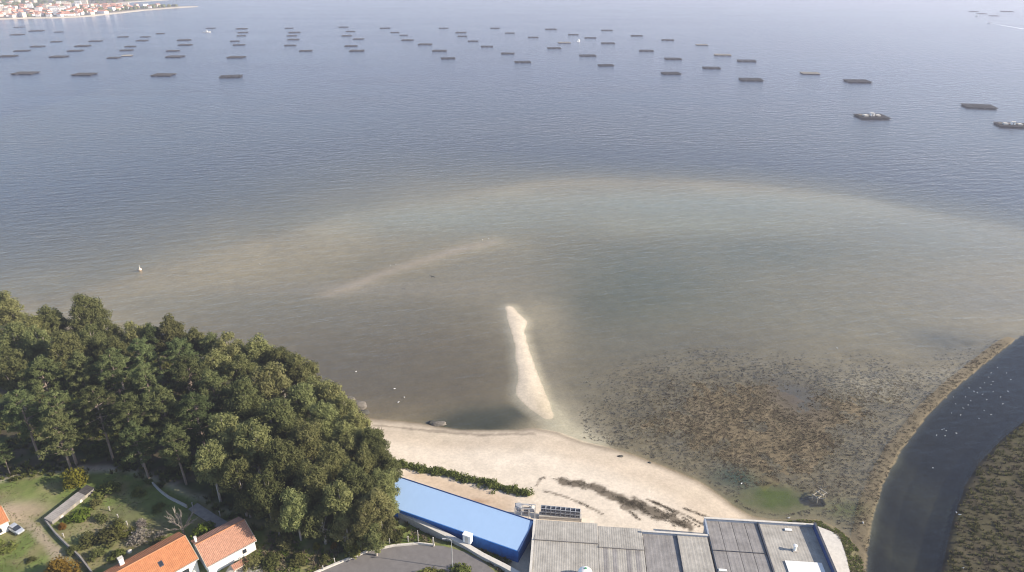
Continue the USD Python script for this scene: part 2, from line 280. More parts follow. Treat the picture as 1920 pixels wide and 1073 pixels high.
    mud = lerp(mud, (0.30, 0.245, 0.165), np.clip((blob(x, y, 1625, 720, 11, 9)+blob(x, y, 1770, 705, 14, 5))*(0.5+n3), 0, 1))
    mud = lerp(mud, (0.075, 0.068, 0.065), np.clip(blob(x, y, 1490, 745, 8, 12)*0.75*(0.3+1.4*n3), 0, 1))
    c = lerp(c, (0, 0, 0), mm*0)*(1-mm[..., None])+mud*mm[..., None]
    for a, b, ra, rb, k in ((1055, 800, 5, 4, 1.0), (1075, 812, 6, 4, 1.0), (1100, 826, 6, 4, .9), (1030, 740, 6, 10, .55), (1065, 775, 6, 7, .7)): c = lerp(c, (0.44, 0.365, 0.26), np.clip(blob(x, y, a, b, ra, rb)*k*(0.6+0.8*n2), 0, 1))
    c = lerp(c, (0.50, 0.42, 0.30), sst(-5, 1.2, s_tail(x, y))*(0.7+0.5*n2).clip(0, 1))
    # green algae pool behind the buildings
    al = np.clip(blob(x, y, 1450, 937, 7, 4.2)*1.5*(0.1+1.6*n2)*(0.5+n3), 0, 1); c = lerp(c, (0.078, 0.098, 0.016), al)
    al = np.clip(blob(x, y, 1375, 895, 6, 4)*1.1*(0.5+n2), 0, 1); c = lerp(c, (0.055, 0.075, 0.05), al)
    al = np.clip(blob(x, y, 1590, 955, 6, 3.5)*0.9*(0.5+n2), 0, 1); c = lerp(c, (0.09, 0.10, 0.03), al)
    cr = s_creek(x, y); lev = sst(-5.5, -2.0, cr)*sst(24, 6, np.abs(np.minimum(m, 0)))*(s_marsh(x, y) < -6)
    c = lerp(c, (0.138, 0.112, 0.070), lev*(0.45+0.5*n3))
    bed = np.zeros_like(c)+np.array([0.035, 0.036, 0.032]); bed = lerp(bed, (0.19, 0.18, 0.11), np.clip(blob(x, y, 1700, 1040, 5, 14)+blob(x, y, 1740, 930, 6, 12), 0, 1)*n2*1.3)
    c = np.where((cr > -0.6)[..., None], bed, c)
    ms = s_marsh(x, y); marsh = np.zeros_like(c)+np.array([0.066, 0.058, 0.030]); marsh = lerp(marsh, (0.060, 0.050, 0.030), sst(0.45, 0.65, n2)); marsh = lerp(marsh, (0.09, 0.10, 0.035), sst(0.55, 0.7, n1)*0.6)
    c = np.where((ms > 0.2)[..., None], marsh*(0.5+n3)[..., None], c); c = np.where(((ms > -1.6) & (ms <= 0.2))[..., None], np.array([0.03, 0.027, 0.02]), c)
    # beach
    L = d > -0.2
    sand = np.zeros_like(c)+np.array([0.61, 0.525, 0.42]); sand = sand*(0.90+0.20*n2)[..., None]
    sand = lerp(sand, (0.49, 0.40, 0.30), sst(15, 8, d+9*(n1-0.5))*0.8)
    sand = lerp(sand, (0.44, 0.37, 0.275), sst(0.45, 0.62, fbm2(x*0.35+y*0.1, y, 7.0, 31))*sst(14, 5, d)*0.35)
    sand = lerp(sand, (0.25, 0.205, 0.15), sst(3.4, 0.4, d+1.5*(n2-0.5))*0.9)
    near = L & (x > -60) & (x < 75) & (y > 105)
    wr = np.zeros_like(x)
    if near.any():
        X, Y = x[near], y[near]; w = np.zeros(len(X))
        for pts, wd, k in WRACK: w = np.maximum(w, k*line_mask(pts, wd, X, Y))
        wr[near] = w
    sand = lerp(sand, (0.13, 0.105, 0.075), np.clip(wr*1.25, 0, 1)*0.95)
    # earth, grass, wood floor
    earth = np.zeros_like(c)+np.array([0.30, 0.245, 0.165])
    grass = lerp(np.zeros_like(c)+np.array([0.13, 0.165, 0.045]), (0.20, 0.18, 0.085), sst(0.42, 0.62, n2)); grass = grass*(0.7+0.6*n3)[..., None]
    wood = np.zeros_like(c)+np.array([0.075, 0.062, 0.038]); wood = lerp(wood, (0.05, 0.062, 0.022), sst(0.45, 0.6, n2)); wood = wood*(0.6+0.8*n3)[..., None]
    land = sand
    wl = sst(-3, 3, s_woods(x, y)+5*(n2-0.5)); land = land*(1-wl[..., None])+wood*wl[..., None]
    gl = sst(-2, 2, s_grass(x, y)+3*(n2-0.5)); land = land*(1-gl[..., None])+grass*gl[..., None]
    for pts, wd in TRACKS:
        k = np.zeros_like(x); q = L & (x < -20); k[q] = line_mask(pts, wd, x[q], y[q], 4.0, 0.5); land = lerp(land, (0.33, 0.27, 0.19), k*0.8)
    tan = sst(-1, 2, s_court(x, y)); land = lerp(land, (0.50, 0.38, 0.265), tan*(0.8+0.2*n2))
    for a, b, ra, rb, col, k in ((893, 933, 3.2, 1.0, (0.34, 0.2, 0.11), .8), (925, 945, 3, 1, (0.40, 0.27, 0.17), .5), (1640, 1040, 6, 9, (0.14, 0.12, 0.06), .9), (60, 960, 5, 3, (0.34, 0.26, 0.18), .8), (15, 960, 6, 3, (0.40, 0.31, 0.23), .9), (200, 1000, 7, 3.4, (0.27, 0.21, 0.14), .8), (235, 965, 5, 4, (0.12, 0.10, 0.07), .6), (310, 985, 5, 3, (0.22, 0.17, 0.11), .6)):
        land = lerp(land, col, np.clip(blob(x, y, a, b, ra, rb, 3.5)*k*(0.5+n2), 0, 1))
    mrg = sst(60, 66, x)*sst(-0.2, 0.7, -s_apron(x, y)+0.8*(n2-0.5)); land = lerp(land, (0.105, 0.095, 0.048), mrg*(0.75+0.3*n3))
    land = lerp(land, (0.055, 0.055, 0.05), np.zeros_like(x))
    t = sst(-0.2, 1.2, d+0.8*(n3-0.5)); t = t*(1-sst(0.3, 1.0, np.maximum(al, 0)))
    c = c*(1-t[..., None])+land*t[..., None]
    c = np.where((s_pond(x, y) > -0.5)[..., None], np.array([0.02, 0.02, 0.022]), c)
    return np.clip(c, 0.01, 0.8)
WRACK = [([(1055, 902), (1085, 908), (1120, 917), (1150, 930), (1185, 941), (1215, 955), (1260, 975), (1290, 985)], 1.9, 1.0), ([(1170, 938), (1220, 957), (1275, 978)], 2.6, 0.9), ([(1215, 936), (1250, 950), (1290, 966), (1318, 980)], 0.55, 0.9), ([(1228, 940), (1270, 962), (1310, 985)], 0.5, 0.8),
         ([(1283, 950), (1315, 962), (1330, 967)], 0.45, 0.9), ([(1020, 922), (1060, 933), (1095, 947), (1130, 966)], 0.4, 0.7), ([(1005, 912), (1015, 896), (1040, 897), (1060, 903)], 0.3, 0.45), ([(1163, 950), (1185, 962), (1197, 975)], 0.5, 0.7), ([(700, 791), (820, 802), (900, 809), (1000, 806)], 0.9, 0.45)]
TRACKS = [([(0, 960), (40, 975), (70, 1000), (100, 1030), (120, 1073)], 1.6), ([(60, 985), (85, 1010), (110, 1040)], 0.8)]
s_woods = sdf([(-460, 262), (-330, 261), (-200, 235), (-140, 213), (-100, 195), (-71, 179), (-54, 166), (-43, 156), (-34, 140), (-28, 127), (-25, 118), (-32, 115.5), (-48, 116), (-62, 120), (-80, 130), (-98, 138), (-118, 137), (-135, 131), (-460, 132)])
s_grass = sdf([(-460, 134), (-135, 131), (-118, 137), (-98, 138), (-80, 130), (-62, 121), (-48, 117), (-30, 118), (-25, 121), (-22, 124), (-8, 117), (-2, 112), (2, 104), (2, 30), (-460, 30)])
s_court = sdf(px([(742, 880), (800, 884), (880, 905), (960, 926), (975, 930), (962, 968), (860, 935), (757, 900)], 2.6))
GC = albedo(GX, GY, GZ)
nodes = {'at': ('attribute', {'attribute': 'albedo'}), 'g': ('geometry', {}), 'n': ('noise_texture', {'scale': 1.3, 'detail': 6.0, 'roughness': 0.7}), 'n2': ('noise_texture', {'scale': 0.22, 'detail': 4.0, 'roughness': 0.6}),
         'mr': ('map_range', {'from_min': 0.25, 'from_max': 0.75, 'to_min': 0.84, 'to_max': 1.16}), 'mr2': ('map_range', {'from_min': 0.3, 'from_max': 0.7, 'to_min': 0.9, 'to_max': 1.1}), 'mm': ('math', {'math_type': 'multiply'}),
         'v': ('vector_math', {'math_type': 'scale'}), 'p': ('principled_bsdf', {'roughness': 0.95, 'specular_ior_level': 0.15}), 'b': ('bump', {'strength': 0.22, 'distance': 0.08})}
LOOK['terrain'] = usdkit.material(stage, '/World/Looks/terrain', nodes, [('g.position', 'n.vector'), ('g.position', 'n2.vector'), ('n.fac', 'mr.value'), ('n2.fac', 'mr2.value'), ('mr.result', 'mm.value1'), ('mr2.result', 'mm.value2'), ('at.color', 'v.vector1'),
         ('mm.value', 'v.scale'), ('v.vector', 'p.base_color'), ('n.fac', 'b.height'), ('b.normal', 'p.normal')], surface='p.BSDF')
ny, nx = GX.shape
idx = np.arange(ny*nx).reshape(ny, nx)
Q = np.stack([idx[:-1, :-1], idx[:-1, 1:], idx[1:, 1:], idx[1:, :-1]], -1).reshape(-1, 4)
VV = np.stack([GX, GY, GZ], -1).reshape(-1, 3); VC = GC.reshape(-1, 3)
fx, fy, fz = VV[Q].mean(1).T
clipd = lambda f: f(np.clip(fx, RX0+1, RX1-1), np.clip(fy, RY0+1, RY1-1))
fl, fb, fm, fms, fw, fg = map(clipd, (s_land, s_bar, s_mud, s_marsh, s_woods, s_grass))
kind = np.where(fl > 0, np.where((fw > 0) | (fg > 0), 1, 2), np.where(fb > -0.5, 3, np.where(fms > -1.5, 4, np.where((fm > 0) & (fz > -0.3), 5, 0))))
kind = np.where((fl > 0) & (fx > 55) & (fy < 124) & (fl < 14), 1, kind)
def sub_mesh(name, faces, verts, prim_vals, m, label_kind='structure', smooth=True):
    u, inv = np.unique(faces, return_inverse=True); f = inv.reshape(faces.shape)
    me = obj(name, (verts[u], f), m, None, smooth)
    for key, vals, T in prim_vals:
        UsdGeom.PrimvarsAPI(me).CreatePrimvar(key, T, 'vertex').Set((Vt.Vec3fArray if vals.ndim == 2 else Vt.FloatArray).FromNumpy(np.ascontiguousarray(vals[u], np.float32)))
    tag(me, kind=label_kind); return me
for k, name in enumerate(['seabed', 'ground', 'beach', 'sandbar', 'marsh_ground', 'mudflat']):
    sub_mesh(name, Q[kind == k], VV, [('albedo', VC, Sdf.ValueTypeNames.Color3fArray)], 'terrain')
# ------------------------------------------------------------------ water
def water_look(name, shallow, body=(0.034, 0.037, 0.066), calm=0.55):
    nodes = {'g': ('geometry', {}), 'mp': ('mapping', {'mapping_type': 'texture', 'rotation': (0, 0, 0.5), 'scale': (2.6, 1.0, 1.0)}), 'mp2': ('mapping', {'mapping_type': 'texture', 'rotation': (0, 0, 0.25), 'scale': (3.0, 1.0, 1.0)}), 'n1': ('noise_texture', {'scale': 0.85, 'detail': 2.0, 'roughness': 0.5, 'distortion': 0.3}),
             'n2': ('noise_texture', {'scale': 0.24, 'detail': 2.0, 'roughness': 0.45, 'distortion': 0.25}), 'n3': ('noise_texture', {'scale': 0.012, 'detail': 4.0, 'roughness': 0.6}), 'mp3': ('mapping', {'rotation': (0, 0, 0.1), 'scale': (0.35, 1.0, 1.0)}),
             'ms': ('math', {'math_type': 'multiply_add', 'value2': 2.2}), 'mr': ('map_range', {'from_min': 0.3, 'from_max': 0.7, 'to_min': 0.55, 'to_max': 1.15}),
             'sh': ('map_range', {'to_min': calm, 'to_max': 1.0}), 'st': ('math', {'math_type': 'multiply'}), 'b': ('bump', {'strength': 0.5, 'distance': 0.34}), 'fr': ('fresnel', {'IOR': 1.333}), 'ior': ('map_range', {'to_min': 1.333, 'to_max': 0.75}), 'gl': ('glossy_bsdf', {'roughness': 0.16, 'color': (0.95, 0.95, 0.95)}), 'at': ('attribute', {'attribute': 'deep'}),
             'd': ('diffuse_bsdf', {'color': body}), 'mx': ('mix_closure', {})}
    links = [('g.backfacing', 'ior.value'), ('ior.result', 'fr.IOR'), ('g.position', 'mp.vector'), ('mp.vector', 'n1.vector'), ('g.position', 'mp2.vector'), ('mp2.vector', 'n2.vector'), ('g.position', 'mp3.vector'), ('mp3.vector', 'n3.vector'), ('n2.fac', 'ms.value1'), ('n1.fac', 'ms.value3'), ('ms.value', 'b.height'), ('n3.fac', 'mr.value'), ('mr.result', 'st.value1'), ('at.fac', 'sh.value'), ('sh.result', 'st.value2'), ('st.value', 'b.strength'),
             ('b.normal', 'fr.normal'), ('b.normal', 'gl.normal'), ('fr.fac', 'mx.fac'), ('gl.BSDF', 'mx.closure2')]
    if shallow and calm > 0.3:
        nodes['rp'] = ('rgb_ramp', {'ramp': [(0.0, (0.135, 0.112, 0.074)), (0.35, (0.130, 0.130, 0.098)), (0.75, (0.074, 0.078, 0.082)), (1.0, body)]}); links += [('at.fac', 'rp.fac'), ('rp.color', 'd.color')]
    if shallow:
        nodes['tr'] = ('transparent_bsdf', {'color': (0.93, 0.96, 0.95)}); nodes['m2'] = ('mix_closure', {})
        links += [('at.fac', 'm2.fac'), ('tr.BSDF', 'm2.closure1'), ('d.BSDF', 'm2.closure2'), ('m2.closure', 'mx.closure1')]
    else: links.append(('d.BSDF', 'mx.closure1'))
    LOOK[name] = usdkit.material(stage, '/World/Looks/'+name, nodes, links, surface='mx.closure')
water_look('deep_water', False); water_look('shallow_water', True); water_look('creek_water', True, (0.006, 0.007, 0.008), 0.2)
xi = np.unique(np.r_[np.arange(0, nx, 3), nx-1]); yi = np.unique(np.r_[np.arange(0, ny, 3), ny-1])
WX, WY, WZ = GX[np.ix_(yi, xi)], GY[np.ix_(yi, xi)], GZ[np.ix_(yi, xi)]
wd = 1-np.exp(-0.60*np.maximum(-WZ, 0))
cr = s_creek(np.clip(WX, RX0+1, RX1-1), np.clip(WY, RY0+1, RY1-1)); wd = np.where(cr > 0, np.clip(1-np.exp(-0.85*np.maximum(-WZ, 0)), 0, 0.58), wd)
widx = np.arange(WX.size).reshape(WX.shape)
WQ = np.stack([widx[:-1, :-1], widx[:-1, 1:], widx[1:, 1:], widx[1:, :-1]], -1).reshape(-1, 4)
WV = np.stack([WX, WY, np.zeros_like(WX)], -1).reshape(-1, 3); wz = WZ.reshape(-1); wdf = wd.reshape(-1)
wet = wz[WQ].min(1) < 0.12; deep = (wdf[WQ].min(1) > 0.985) & wet
cx, cy = WV[WQ].mean(1)[:, 0], WV[WQ].mean(1)[:, 1]
creek_q = (s_creek(np.clip(cx, RX0+1, RX1-1), np.clip(cy, RY0+1, RY1-1)) > -1.5) & (cy < 215)
prim = [('deep', wdf, Sdf.ValueTypeNames.FloatArray)]
sub_mesh('sea', WQ[deep], WV, prim, 'deep_water')
sub_mesh('shallow_water', WQ[wet & ~deep & ~creek_q], WV, prim, 'shallow_water')
sub_mesh('creek_water', WQ[wet & ~deep & creek_q], WV, prim, 'creek_water')
# ------------------------------------------------------------------ far shore: low land with hills
FAR = [P2(-400, 48), P2(-200, 45), P2(-60, 40), P2(0, 37), P2(60, 35), P2(110, 34.5), P2(170, 31.5), P2(220, 26), P2(270, 20.5), P2(320, 16.5), P2(372, 13.2), P2(372, 12.4), P2(320, 13), P2(260, 12.6), P2(215, 11.6), P2(188, 11),
       P2(205, 9), P2(250, 4.5), P2(300, 1.5), P2(345, -1.5), P2(420, -6)]
FAR += [(-1100, 4600), (-5200, 4600), (-5200, 1500)]
fpoly = Polygon(FAR).buffer(0)
hx = grid_axis([(-5200, -2600, 60), (-2600, -950, 11)]); hy = grid_axis([(1500, 1800, 60), (1800, 3100, 13), (3100, 4600, 80)])
HX, HY = np.meshgrid(hx, hy); pts = shapely.points(HX, HY); ins = shapely.contains_xy(fpoly, HX, HY); hd = shapely.distance(fpoly.exterior, pts)*np.where(ins, 1, -1)
def far_h(x, y, d):
    hill = sst(150, 900, d)*(35+150*fbm2(x, y, 900.0, 41))*(0.4+0.6*sst(-1450, -2400, x-0.25*(y-2400)))
    return np.where(d > 0, 2.2*(1-np.exp(-d/12))+0.020*np.minimum(d, 300)+hill+2.0*(fbm2(x, y, 120.0, 42)-0.5)*sst(30, 90, d), -3.0+0*d-0.02*np.minimum(-d, 100)*0)
HZ = np.where(hd > -14, np.where(hd > 0, far_h(HX, HY, hd), 0.15*hd), -6.0)
n2 = fbm2(HX, HY, 60.0, 43); n3 = fbm2(HX, HY, 260.0, 44)
hc = np.zeros(HX.shape+(3,))+np.array([0.20, 0.165, 0.115]); hc = lerp(hc, (0.055, 0.062, 0.035), sst(0.44, 0.54, n2+0.35*(sst(150, 420, hd)-0.35))); hc = lerp(hc, (0.17, 0.15, 0.09), sst(0.56, 0.66, n3)*0.4)
hc = lerp(hc, (0.62, 0.53, 0.40), sst(30, 10, hd)); hc = lerp(hc, (0.5, 0.43, 0.33), sst(-1150, -1100, HX)*sst(60, 20, hd))
hidx = np.arange(HX.size).reshape(HX.shape); HQ = np.stack([hidx[:-1, :-1], hidx[:-1, 1:], hidx[1:, 1:], hidx[1:, :-1]], -1).reshape(-1, 4)
HV = np.stack([HX, HY, HZ], -1).reshape(-1, 3); keep = HV[HQ][:, :, 2].max(1) > -2.0
sub_mesh('far_hills', HQ[keep], HV, [('albedo', hc.reshape(-1, 3), Sdf.ValueTypeNames.Color3fArray)], 'terrain')
def farG(x, y):
    p = Point(x, y); d = fpoly.exterior.distance(p)*(1 if fpoly.contains(p) else -1)
    return (float(far_h(np.array([x]), np.array([y]), np.array([d]))[0]) if d > 0 else 0.0), d
def PF(a, b):
    z = 5.0
    for _ in range(14):
        p = P(a, b, z); z = 0.5*z+0.5*farG(p[0], p[1])[0]
    p = P(a, b, z); g, d = farG(p[0], p[1]); return p[0], p[1], g, d
# ------------------------------------------------------------------ vegetation prototypes
def unit(v): return v/(np.linalg.norm(v, axis=-1, keepdims=True)+1e-9)
def cards(C, N, size, asp, rng):
    """One small leaf-spray quad at each point, facing along N."""
    n = len(C); T = unit(np.cross(N, rng.normal(size=(n, 3)))); B = np.cross(N, T); s = (size*rng.uniform(0.65, 1.35, n))[:, None]
    v = np.stack([C-T*s-B*s*asp, C+T*s-B*s*asp*0.6, C+T*s*0.8+B*s*asp, C-T*s*0.8+B*s*asp*0.8], 1).reshape(-1, 3)
    f = (np.arange(n)*4)[:, None]+np.array([[0, 1, 2, 0, 2, 3]]); return v, f.reshape(-1, 3)
def clump_leaves(centers, radii, per, size, asp, rng, flat=0.8, up=0.35, spread=0.75, reach=1.1):
    C, N = [], []
    for c, r in zip(centers, radii):
        k = max(8, int(per*r*r)); d = unit(rng.normal(size=(k, 3))); d[:, 2] += 0.15
        C.append(c+d*np.array([1, 1, flat])*r*rng.uniform(0.45, reach, (k, 1))); N.append(unit(d+np.array([0, 0, up])+spread*rng.normal(size=(k, 3))))
    return cards(np.vstack(C), np.vstack(N), size, asp, rng)
def limbs(mb, base, tips, r0, rng, n=5):
    for t in tips:
        t = np.asarray(t); m = base*0.5+t*0.5+np.array([0, 0, -0.08*np.linalg.norm(t-base)])+rng.normal(size=3)*0.2
        mb.tube([base, m, t], [r0, r0*0.6, r0*0.2], n)
def proto_euc(name, seed, H=20.0, R=4.6, leaf='eucalyptus_leaf', low=0.22, lumps=92, size=0.23, per=88):
    rng = np.random.default_rng(seed); k = klass(name); cs, rs = [], []
    zc, rz = H*(low+1)/2, H*(1-low)/2
    tops = [np.array([0, 0, zc])]+[np.array([R*0.55*math.cos(a), R*0.55*math.sin(a), zc+rng.uniform(-0.25, 0.18)*rz]) for a in rng.uniform(0, 6.28, 4)]
    for i in range(lumps):
        b = tops[rng.integers(len(tops))] if i % 3 else tops[0]; d = unit(rng.normal(size=3)); d[2] = d[2]*0.9+0.12; q = rng.uniform(0.62, 1.0)
        big = 1.0 if b is tops[0] else 0.62
        p = b+d*np.array([R*0.8, R*0.8, rz*0.95])*q*big; p[2] = np.clip(p[2], H*low*0.8, H*0.97)
        taper = 1-0.35*max(0, (p[2]-zc)/rz); p[:2] *= taper
        cs.append(p); rs.append(rng.uniform(0.6, 1.6)*R/4.6)
    v, f = clump_leaves(cs, rs, per, size, 0.5, rng, 0.85, 0.25, 0.5, 1.2)
    mb = MB(); lean = rng.uniform(-0.5, 0.5, 2)
    tr = [np.array([0, 0, -1.0]), np.array([lean[0]*0.3, lean[1]*0.3, H*0.3]), np.array([lean[0], lean[1], H*0.62]), np.array([0, 0, H*0.88])]
    mb.tube(tr, [0.36, 0.28, 0.18, 0.05], 7)
    for i in rng.choice(len(cs), 16, False): limbs(mb, np.array([lean[0]*0.6, lean[1]*0.6, H*rng.uniform(0.3, 0.55)]), [cs[i]], 0.13, rng, 4)
    obj('crown', (v, f), leaf, k); obj('trunk', mb.mesh(), 'pale_bark', k, 40); return k.GetPath()
def proto_pine(name, seed, H=20.0, R=4.0, low=0.45, tiers=9):
    rng = np.random.default_rng(seed); k = klass(name); cs, rs, mb = [], [], MB(); lean = rng.uniform(-0.6, 0.6, 2)
    tr = [np.array([0, 0, -1.0]), np.array([lean[0], lean[1], H*0.5]), np.array([lean[0]*1.2, lean[1]*1.2, H*0.97])]
    mb.tube(tr, [0.30, 0.22, 0.05], 7)
    for t in range(tiers):
        z = H*(low+(0.97-low)*(t/(tiers-1))); w = R*(1-0.75*(t/(tiers-1))**1.7)*(0.75+0.25*min(1, t/2)); nb = int(rng.integers(4, 7)) if t < tiers-1 else 1; a0 = rng.uniform(0, 6.28)
        for b in range(nb):
            a = a0+b*6.28/nb+rng.uniform(-0.3, 0.3); L = w*rng.uniform(0.65, 1.1) if t < tiers-1 else 0.2
            root = np.array([lean[0]*1.1, lean[1]*1.1, z]); tip = root+np.array([L*math.cos(a), L*math.sin(a), 0.25*L+rng.uniform(-0.3, 0.5)])
            if t < tiers-1: mb.tube([root, tip], [0.09, 0.03], 4)
            for q in (0.5, 0.78, 1.0):
                cs.append(root+(tip-root)*q+rng.normal(size=3)*0.3+np.array([0, 0, 0.25])); rs.append(rng.uniform(0.55, 1.0)*(0.8 if q < 0.6 else 1.0))
    v, f = clump_leaves(cs, rs, 110, 0.24, 0.35, rng, 0.62, 0.4, 0.6)
    obj('crown', (v, f), 'pine_needle', k); obj('trunk', mb.mesh(), 'bark', k, 40); return k.GetPath()
def proto_bush(name, seed, leaf, H=2.5, R=1.8, lumps=16, size=0.16, per=110, stem='bark'):
    rng = np.random.default_rng(seed); k = klass(name); cs, rs = [], []
    for i in range(lumps):
        d = unit(rng.normal(size=3)); d[2] = abs(d[2]); p = d*np.array([R*0.72, R*0.72, H*0.68])*rng.uniform(0.5, 1); p[2] += H*0.12; cs.append(p); rs.append(rng.uniform(0.28, 0.46)*R)
    v, f = clump_leaves(cs, rs, per, size, 0.6, rng, 0.85)
    mb = MB()
    for c in cs[:7]: limbs(mb, np.array([0, 0, -0.2]), [c], 0.06, rng, 4)
    obj('crown', (v, f), leaf, k); obj('trunk', mb.mesh(), stem, k); return k.GetPath()
def proto_bare(name, seed, H=5.0, R=3.2):
    rng = np.random.default_rng(seed); k = klass(name); mb, tw = MB(), MB()
    mb.tube([(0, 0, -0.3), (0.05, 0, H*0.3)], [0.2, 0.15], 6)
    for i in range(15):
        a = i*2.4; e = rng.uniform(0.35, 1.3); L = rng.uniform(0.75, 1.0)*R; root = np.array([0.05, 0, H*0.28]); tip = root+L*np.array([math.cos(a)*math.cos(e), math.sin(a)*math.cos(e), math.sin(e)*1.1])
        mb.tube([root, (root+tip)/2+rng.normal(size=3)*0.15, tip], [0.08, 0.05, 0.02], 4)
        for j in range(11):
            q = rng.uniform(0.3, 1.0); b = root+(tip-root)*q; d = unit(tip-root+rng.normal(size=3)*0.8*L/3); tw.tube([b, b+d*rng.uniform(0.5, 1.2)], [0.05, 0.025], 3)
    obj('trunk', mb.mesh(), 'grey_twig', k); obj('twigs', tw.mesh(), 'grey_twig', k); return k.GetPath()
EUC = [proto_euc(f'eucalyptus_{i}', 100+i, 20, R, low=lo) for i, (R, lo) in enumerate([(4.4, .2), (5.0, .22), (4.0, .28), (4.8, .18), (4.2, .25), (5.4, .2)])]
PINE = [proto_pine(f'pine_{i}', 200+i, 20, R, lo) for i, (R, lo) in enumerate([(4.4, .40), (4.0, .46), (4.8, .38), (4.2, .52)])]
LOWTREE = [proto_euc(f'leafy_tree_{i}', 300+i, 12, 4.2, low=0.08, lumps=52) for i in range(3)]
AUT = proto_bush('autumn_tree', 401, 'autumn_leaf', 5.5, 3.0, 30, 0.2, 60); ORA = proto_bush('orange_tree', 402, 'orange_leaf', 5.5, 3.6, 30, 0.2, 55)
FRESH = proto_bush('fresh_bush', 403, 'fresh_leaf'); OLIVE = proto_bush('olive_bush', 404, 'olive_leaf'); OLIVE2 = proto_bush('olive_bush_loose', 405, 'olive_leaf', 2.2, 2.2, 14, 0.16, 70)
DARKB = proto_bush('dark_bush', 406, 'hedge_leaf'); GREYB = proto_bush('grey_bush', 407, 'grey_twig', 2.2, 2.0, 18, 0.12, 80, 'grey_twig'); EUB = proto_bush('grey_green_bush', 408, 'eucalyptus_leaf', 3.0, 2.0, 20, 0.18, 90)
BARE = proto_bare('bare_tree', 409)
# ------------------------------------------------------------------ the wood: each tree where its top shows
# E eucalyptus, P pine, T lower leafy tree at the wood's edge; numbers are the pixel of the top and the height in metres
WOOD = [('seaward edge row of the wood', [('E', -40, 560, 20), ('E', 5, 546, 21), ('E', 50, 586, 19), ('E', 86, 572, 20), ('E', 150, 550, 24), ('E', 192, 598, 20), ('E', 246, 603, 20), ('P', 282, 612, 19), ('E', 312, 594, 22), ('E', 355, 616, 20), ('P', 388, 632, 19),
          ('E', 422, 626, 21), ('E', 478, 630, 21), ('E', 518, 650, 20), ('E', 556, 664, 20), ('E', 588, 706, 18), ('E', 614, 715, 18), ('E', 644, 742, 17), ('E', 668, 770, 16), ('E', 692, 800, 16), ('E', 706, 836, 15), ('E', 726, 860, 13)]),
        ('second wood row from the sea', [('E', 18, 606, 21), ('E', 62, 612, 21), ('E', 112, 618, 22), ('E', 165, 610, 21), ('E', 205, 632, 20), ('P', 255, 640, 21), ('P', 332, 638, 21), ('E', 395, 655, 20), ('E', 445, 664, 21), ('E', 502, 686, 21), ('E', 560, 716, 19), ('E', 603, 752, 18), ('E', 646, 790, 17),
          ('E', 680, 836, 16), ('E', 712, 880, 15), ('E', 722, 925, 12)]),
        ('third wood row from the sea', [('E', 8, 655, 21), ('P', 75, 678, 22), ('P', 140, 672, 22), ('P', 203, 664, 23), ('P', 270, 690, 21), ('P', 345, 676, 22), ('P', 398, 700, 21), ('E', 452, 712, 22), ('E', 512, 745, 21), ('E', 566, 785, 19), ('E', 618, 830, 18), ('E', 660, 872, 17), ('E', 700, 918, 15), ('T', 712, 962, 10)]),
        ('fourth wood row from the sea', [('P', 30, 738, 21), ('P', 100, 742, 22), ('P', 172, 732, 22), ('P', 232, 745, 22), ('P', 300, 738, 22), ('P', 362, 742, 22), ('E', 412, 772, 21), ('E', 468, 790, 21), ('E', 524, 826, 20), ('E', 580, 866, 18), ('E', 632, 906, 17), ('E', 682, 945, 14)]),
        ('wood row nearest the houses', [('P', 98, 775, 19), ('P', 250, 795, 17), ('P', 322, 800, 18), ('E', 388, 830, 18), ('E', 440, 862, 17), ('E', 492, 888, 17), ('E', 548, 918, 15), ('T', 600, 950, 11), ('T', 648, 968, 10), ('T', 700, 985, 9), ('T', 458, 915, 9), ('T', 515, 955, 8)])]
trng = random.Random(5)
for row, trees in WOOD:
    trees = sorted(trees, key=lambda t: t[1]); count = {}
    for sp, a, b, h in trees:
        z = 4.0
        for _ in range(5): p = P(a, b, z+h*0.97); z = G(p[0], p[1])
        z = max(z, 0.3)
        protos, H, nm, word = {'E': (EUC, 20, 'eucalyptus_tree', 'eucalyptus with pale billowing olive crown'), 'P': (PINE, 20, 'pine_tree', 'pine with tufted blue-green crown'), 'T': (LOWTREE, 12, 'leafy_tree', 'low leafy tree with full olive crown')}[sp]
        count[sp] = count.get(sp, 0)+1
        lab = f'{word}, {ORD[count[sp]]} of its kind from the left in the {row}'
        lab = {'E': f'{ORD[count[sp]]} olive eucalyptus from the left in the {row}', 'P': f'{ORD[count[sp]]} blue-green pine from the left in the {row}', 'T': f'{ORD[count[sp]]} low leafy tree from the left in the {row}'}[sp]
        if (a, b) == (150, 550): lab = 'tallest eucalyptus, standing out above the seaward edge of the wood'
        if (a, b) == (98, 775): lab = 'tall pine with bare leaning trunk beside the yellow autumn tree'
        s = h/H; w = s*trng.uniform(0.92, 1.12) if sp != 'P' else s*trng.uniform(0.95, 1.15)
        thing(nm, lab, 'tree', (p[0], p[1], z-0.1), trng.uniform(0, 6.28), 'trees of the wood', (w, w, s), protos[trng.randrange(len(protos))])
def plant(name, label, cat, a, b, proto, H, h, r_scale=1.0, group=None, rz=0.0, up=0.0):
    p = PG(a, b); s = h/H; return thing(name, label, cat, (p[0], p[1], p[2]-0.05+up), rz, group, (s*r_scale, s*r_scale, s), proto)
plant('autumn_tree', 'yellow-green autumn tree between the wood and the long grey shed', 'tree', 145, 912, AUT, 5.5, 6.2, 1.0)
plant('autumn_tree', 'orange-yellow autumn tree on the lawn at the lower edge of the picture', 'tree', 122, 1085, ORA, 5.5, 5.5, 1.05)
plant('pine_tree', 'slender pine with drooping pale green crown, alone at the left edge below the wood', 'tree', 20, 892, PINE[3], 20, 9.5, 1.15)
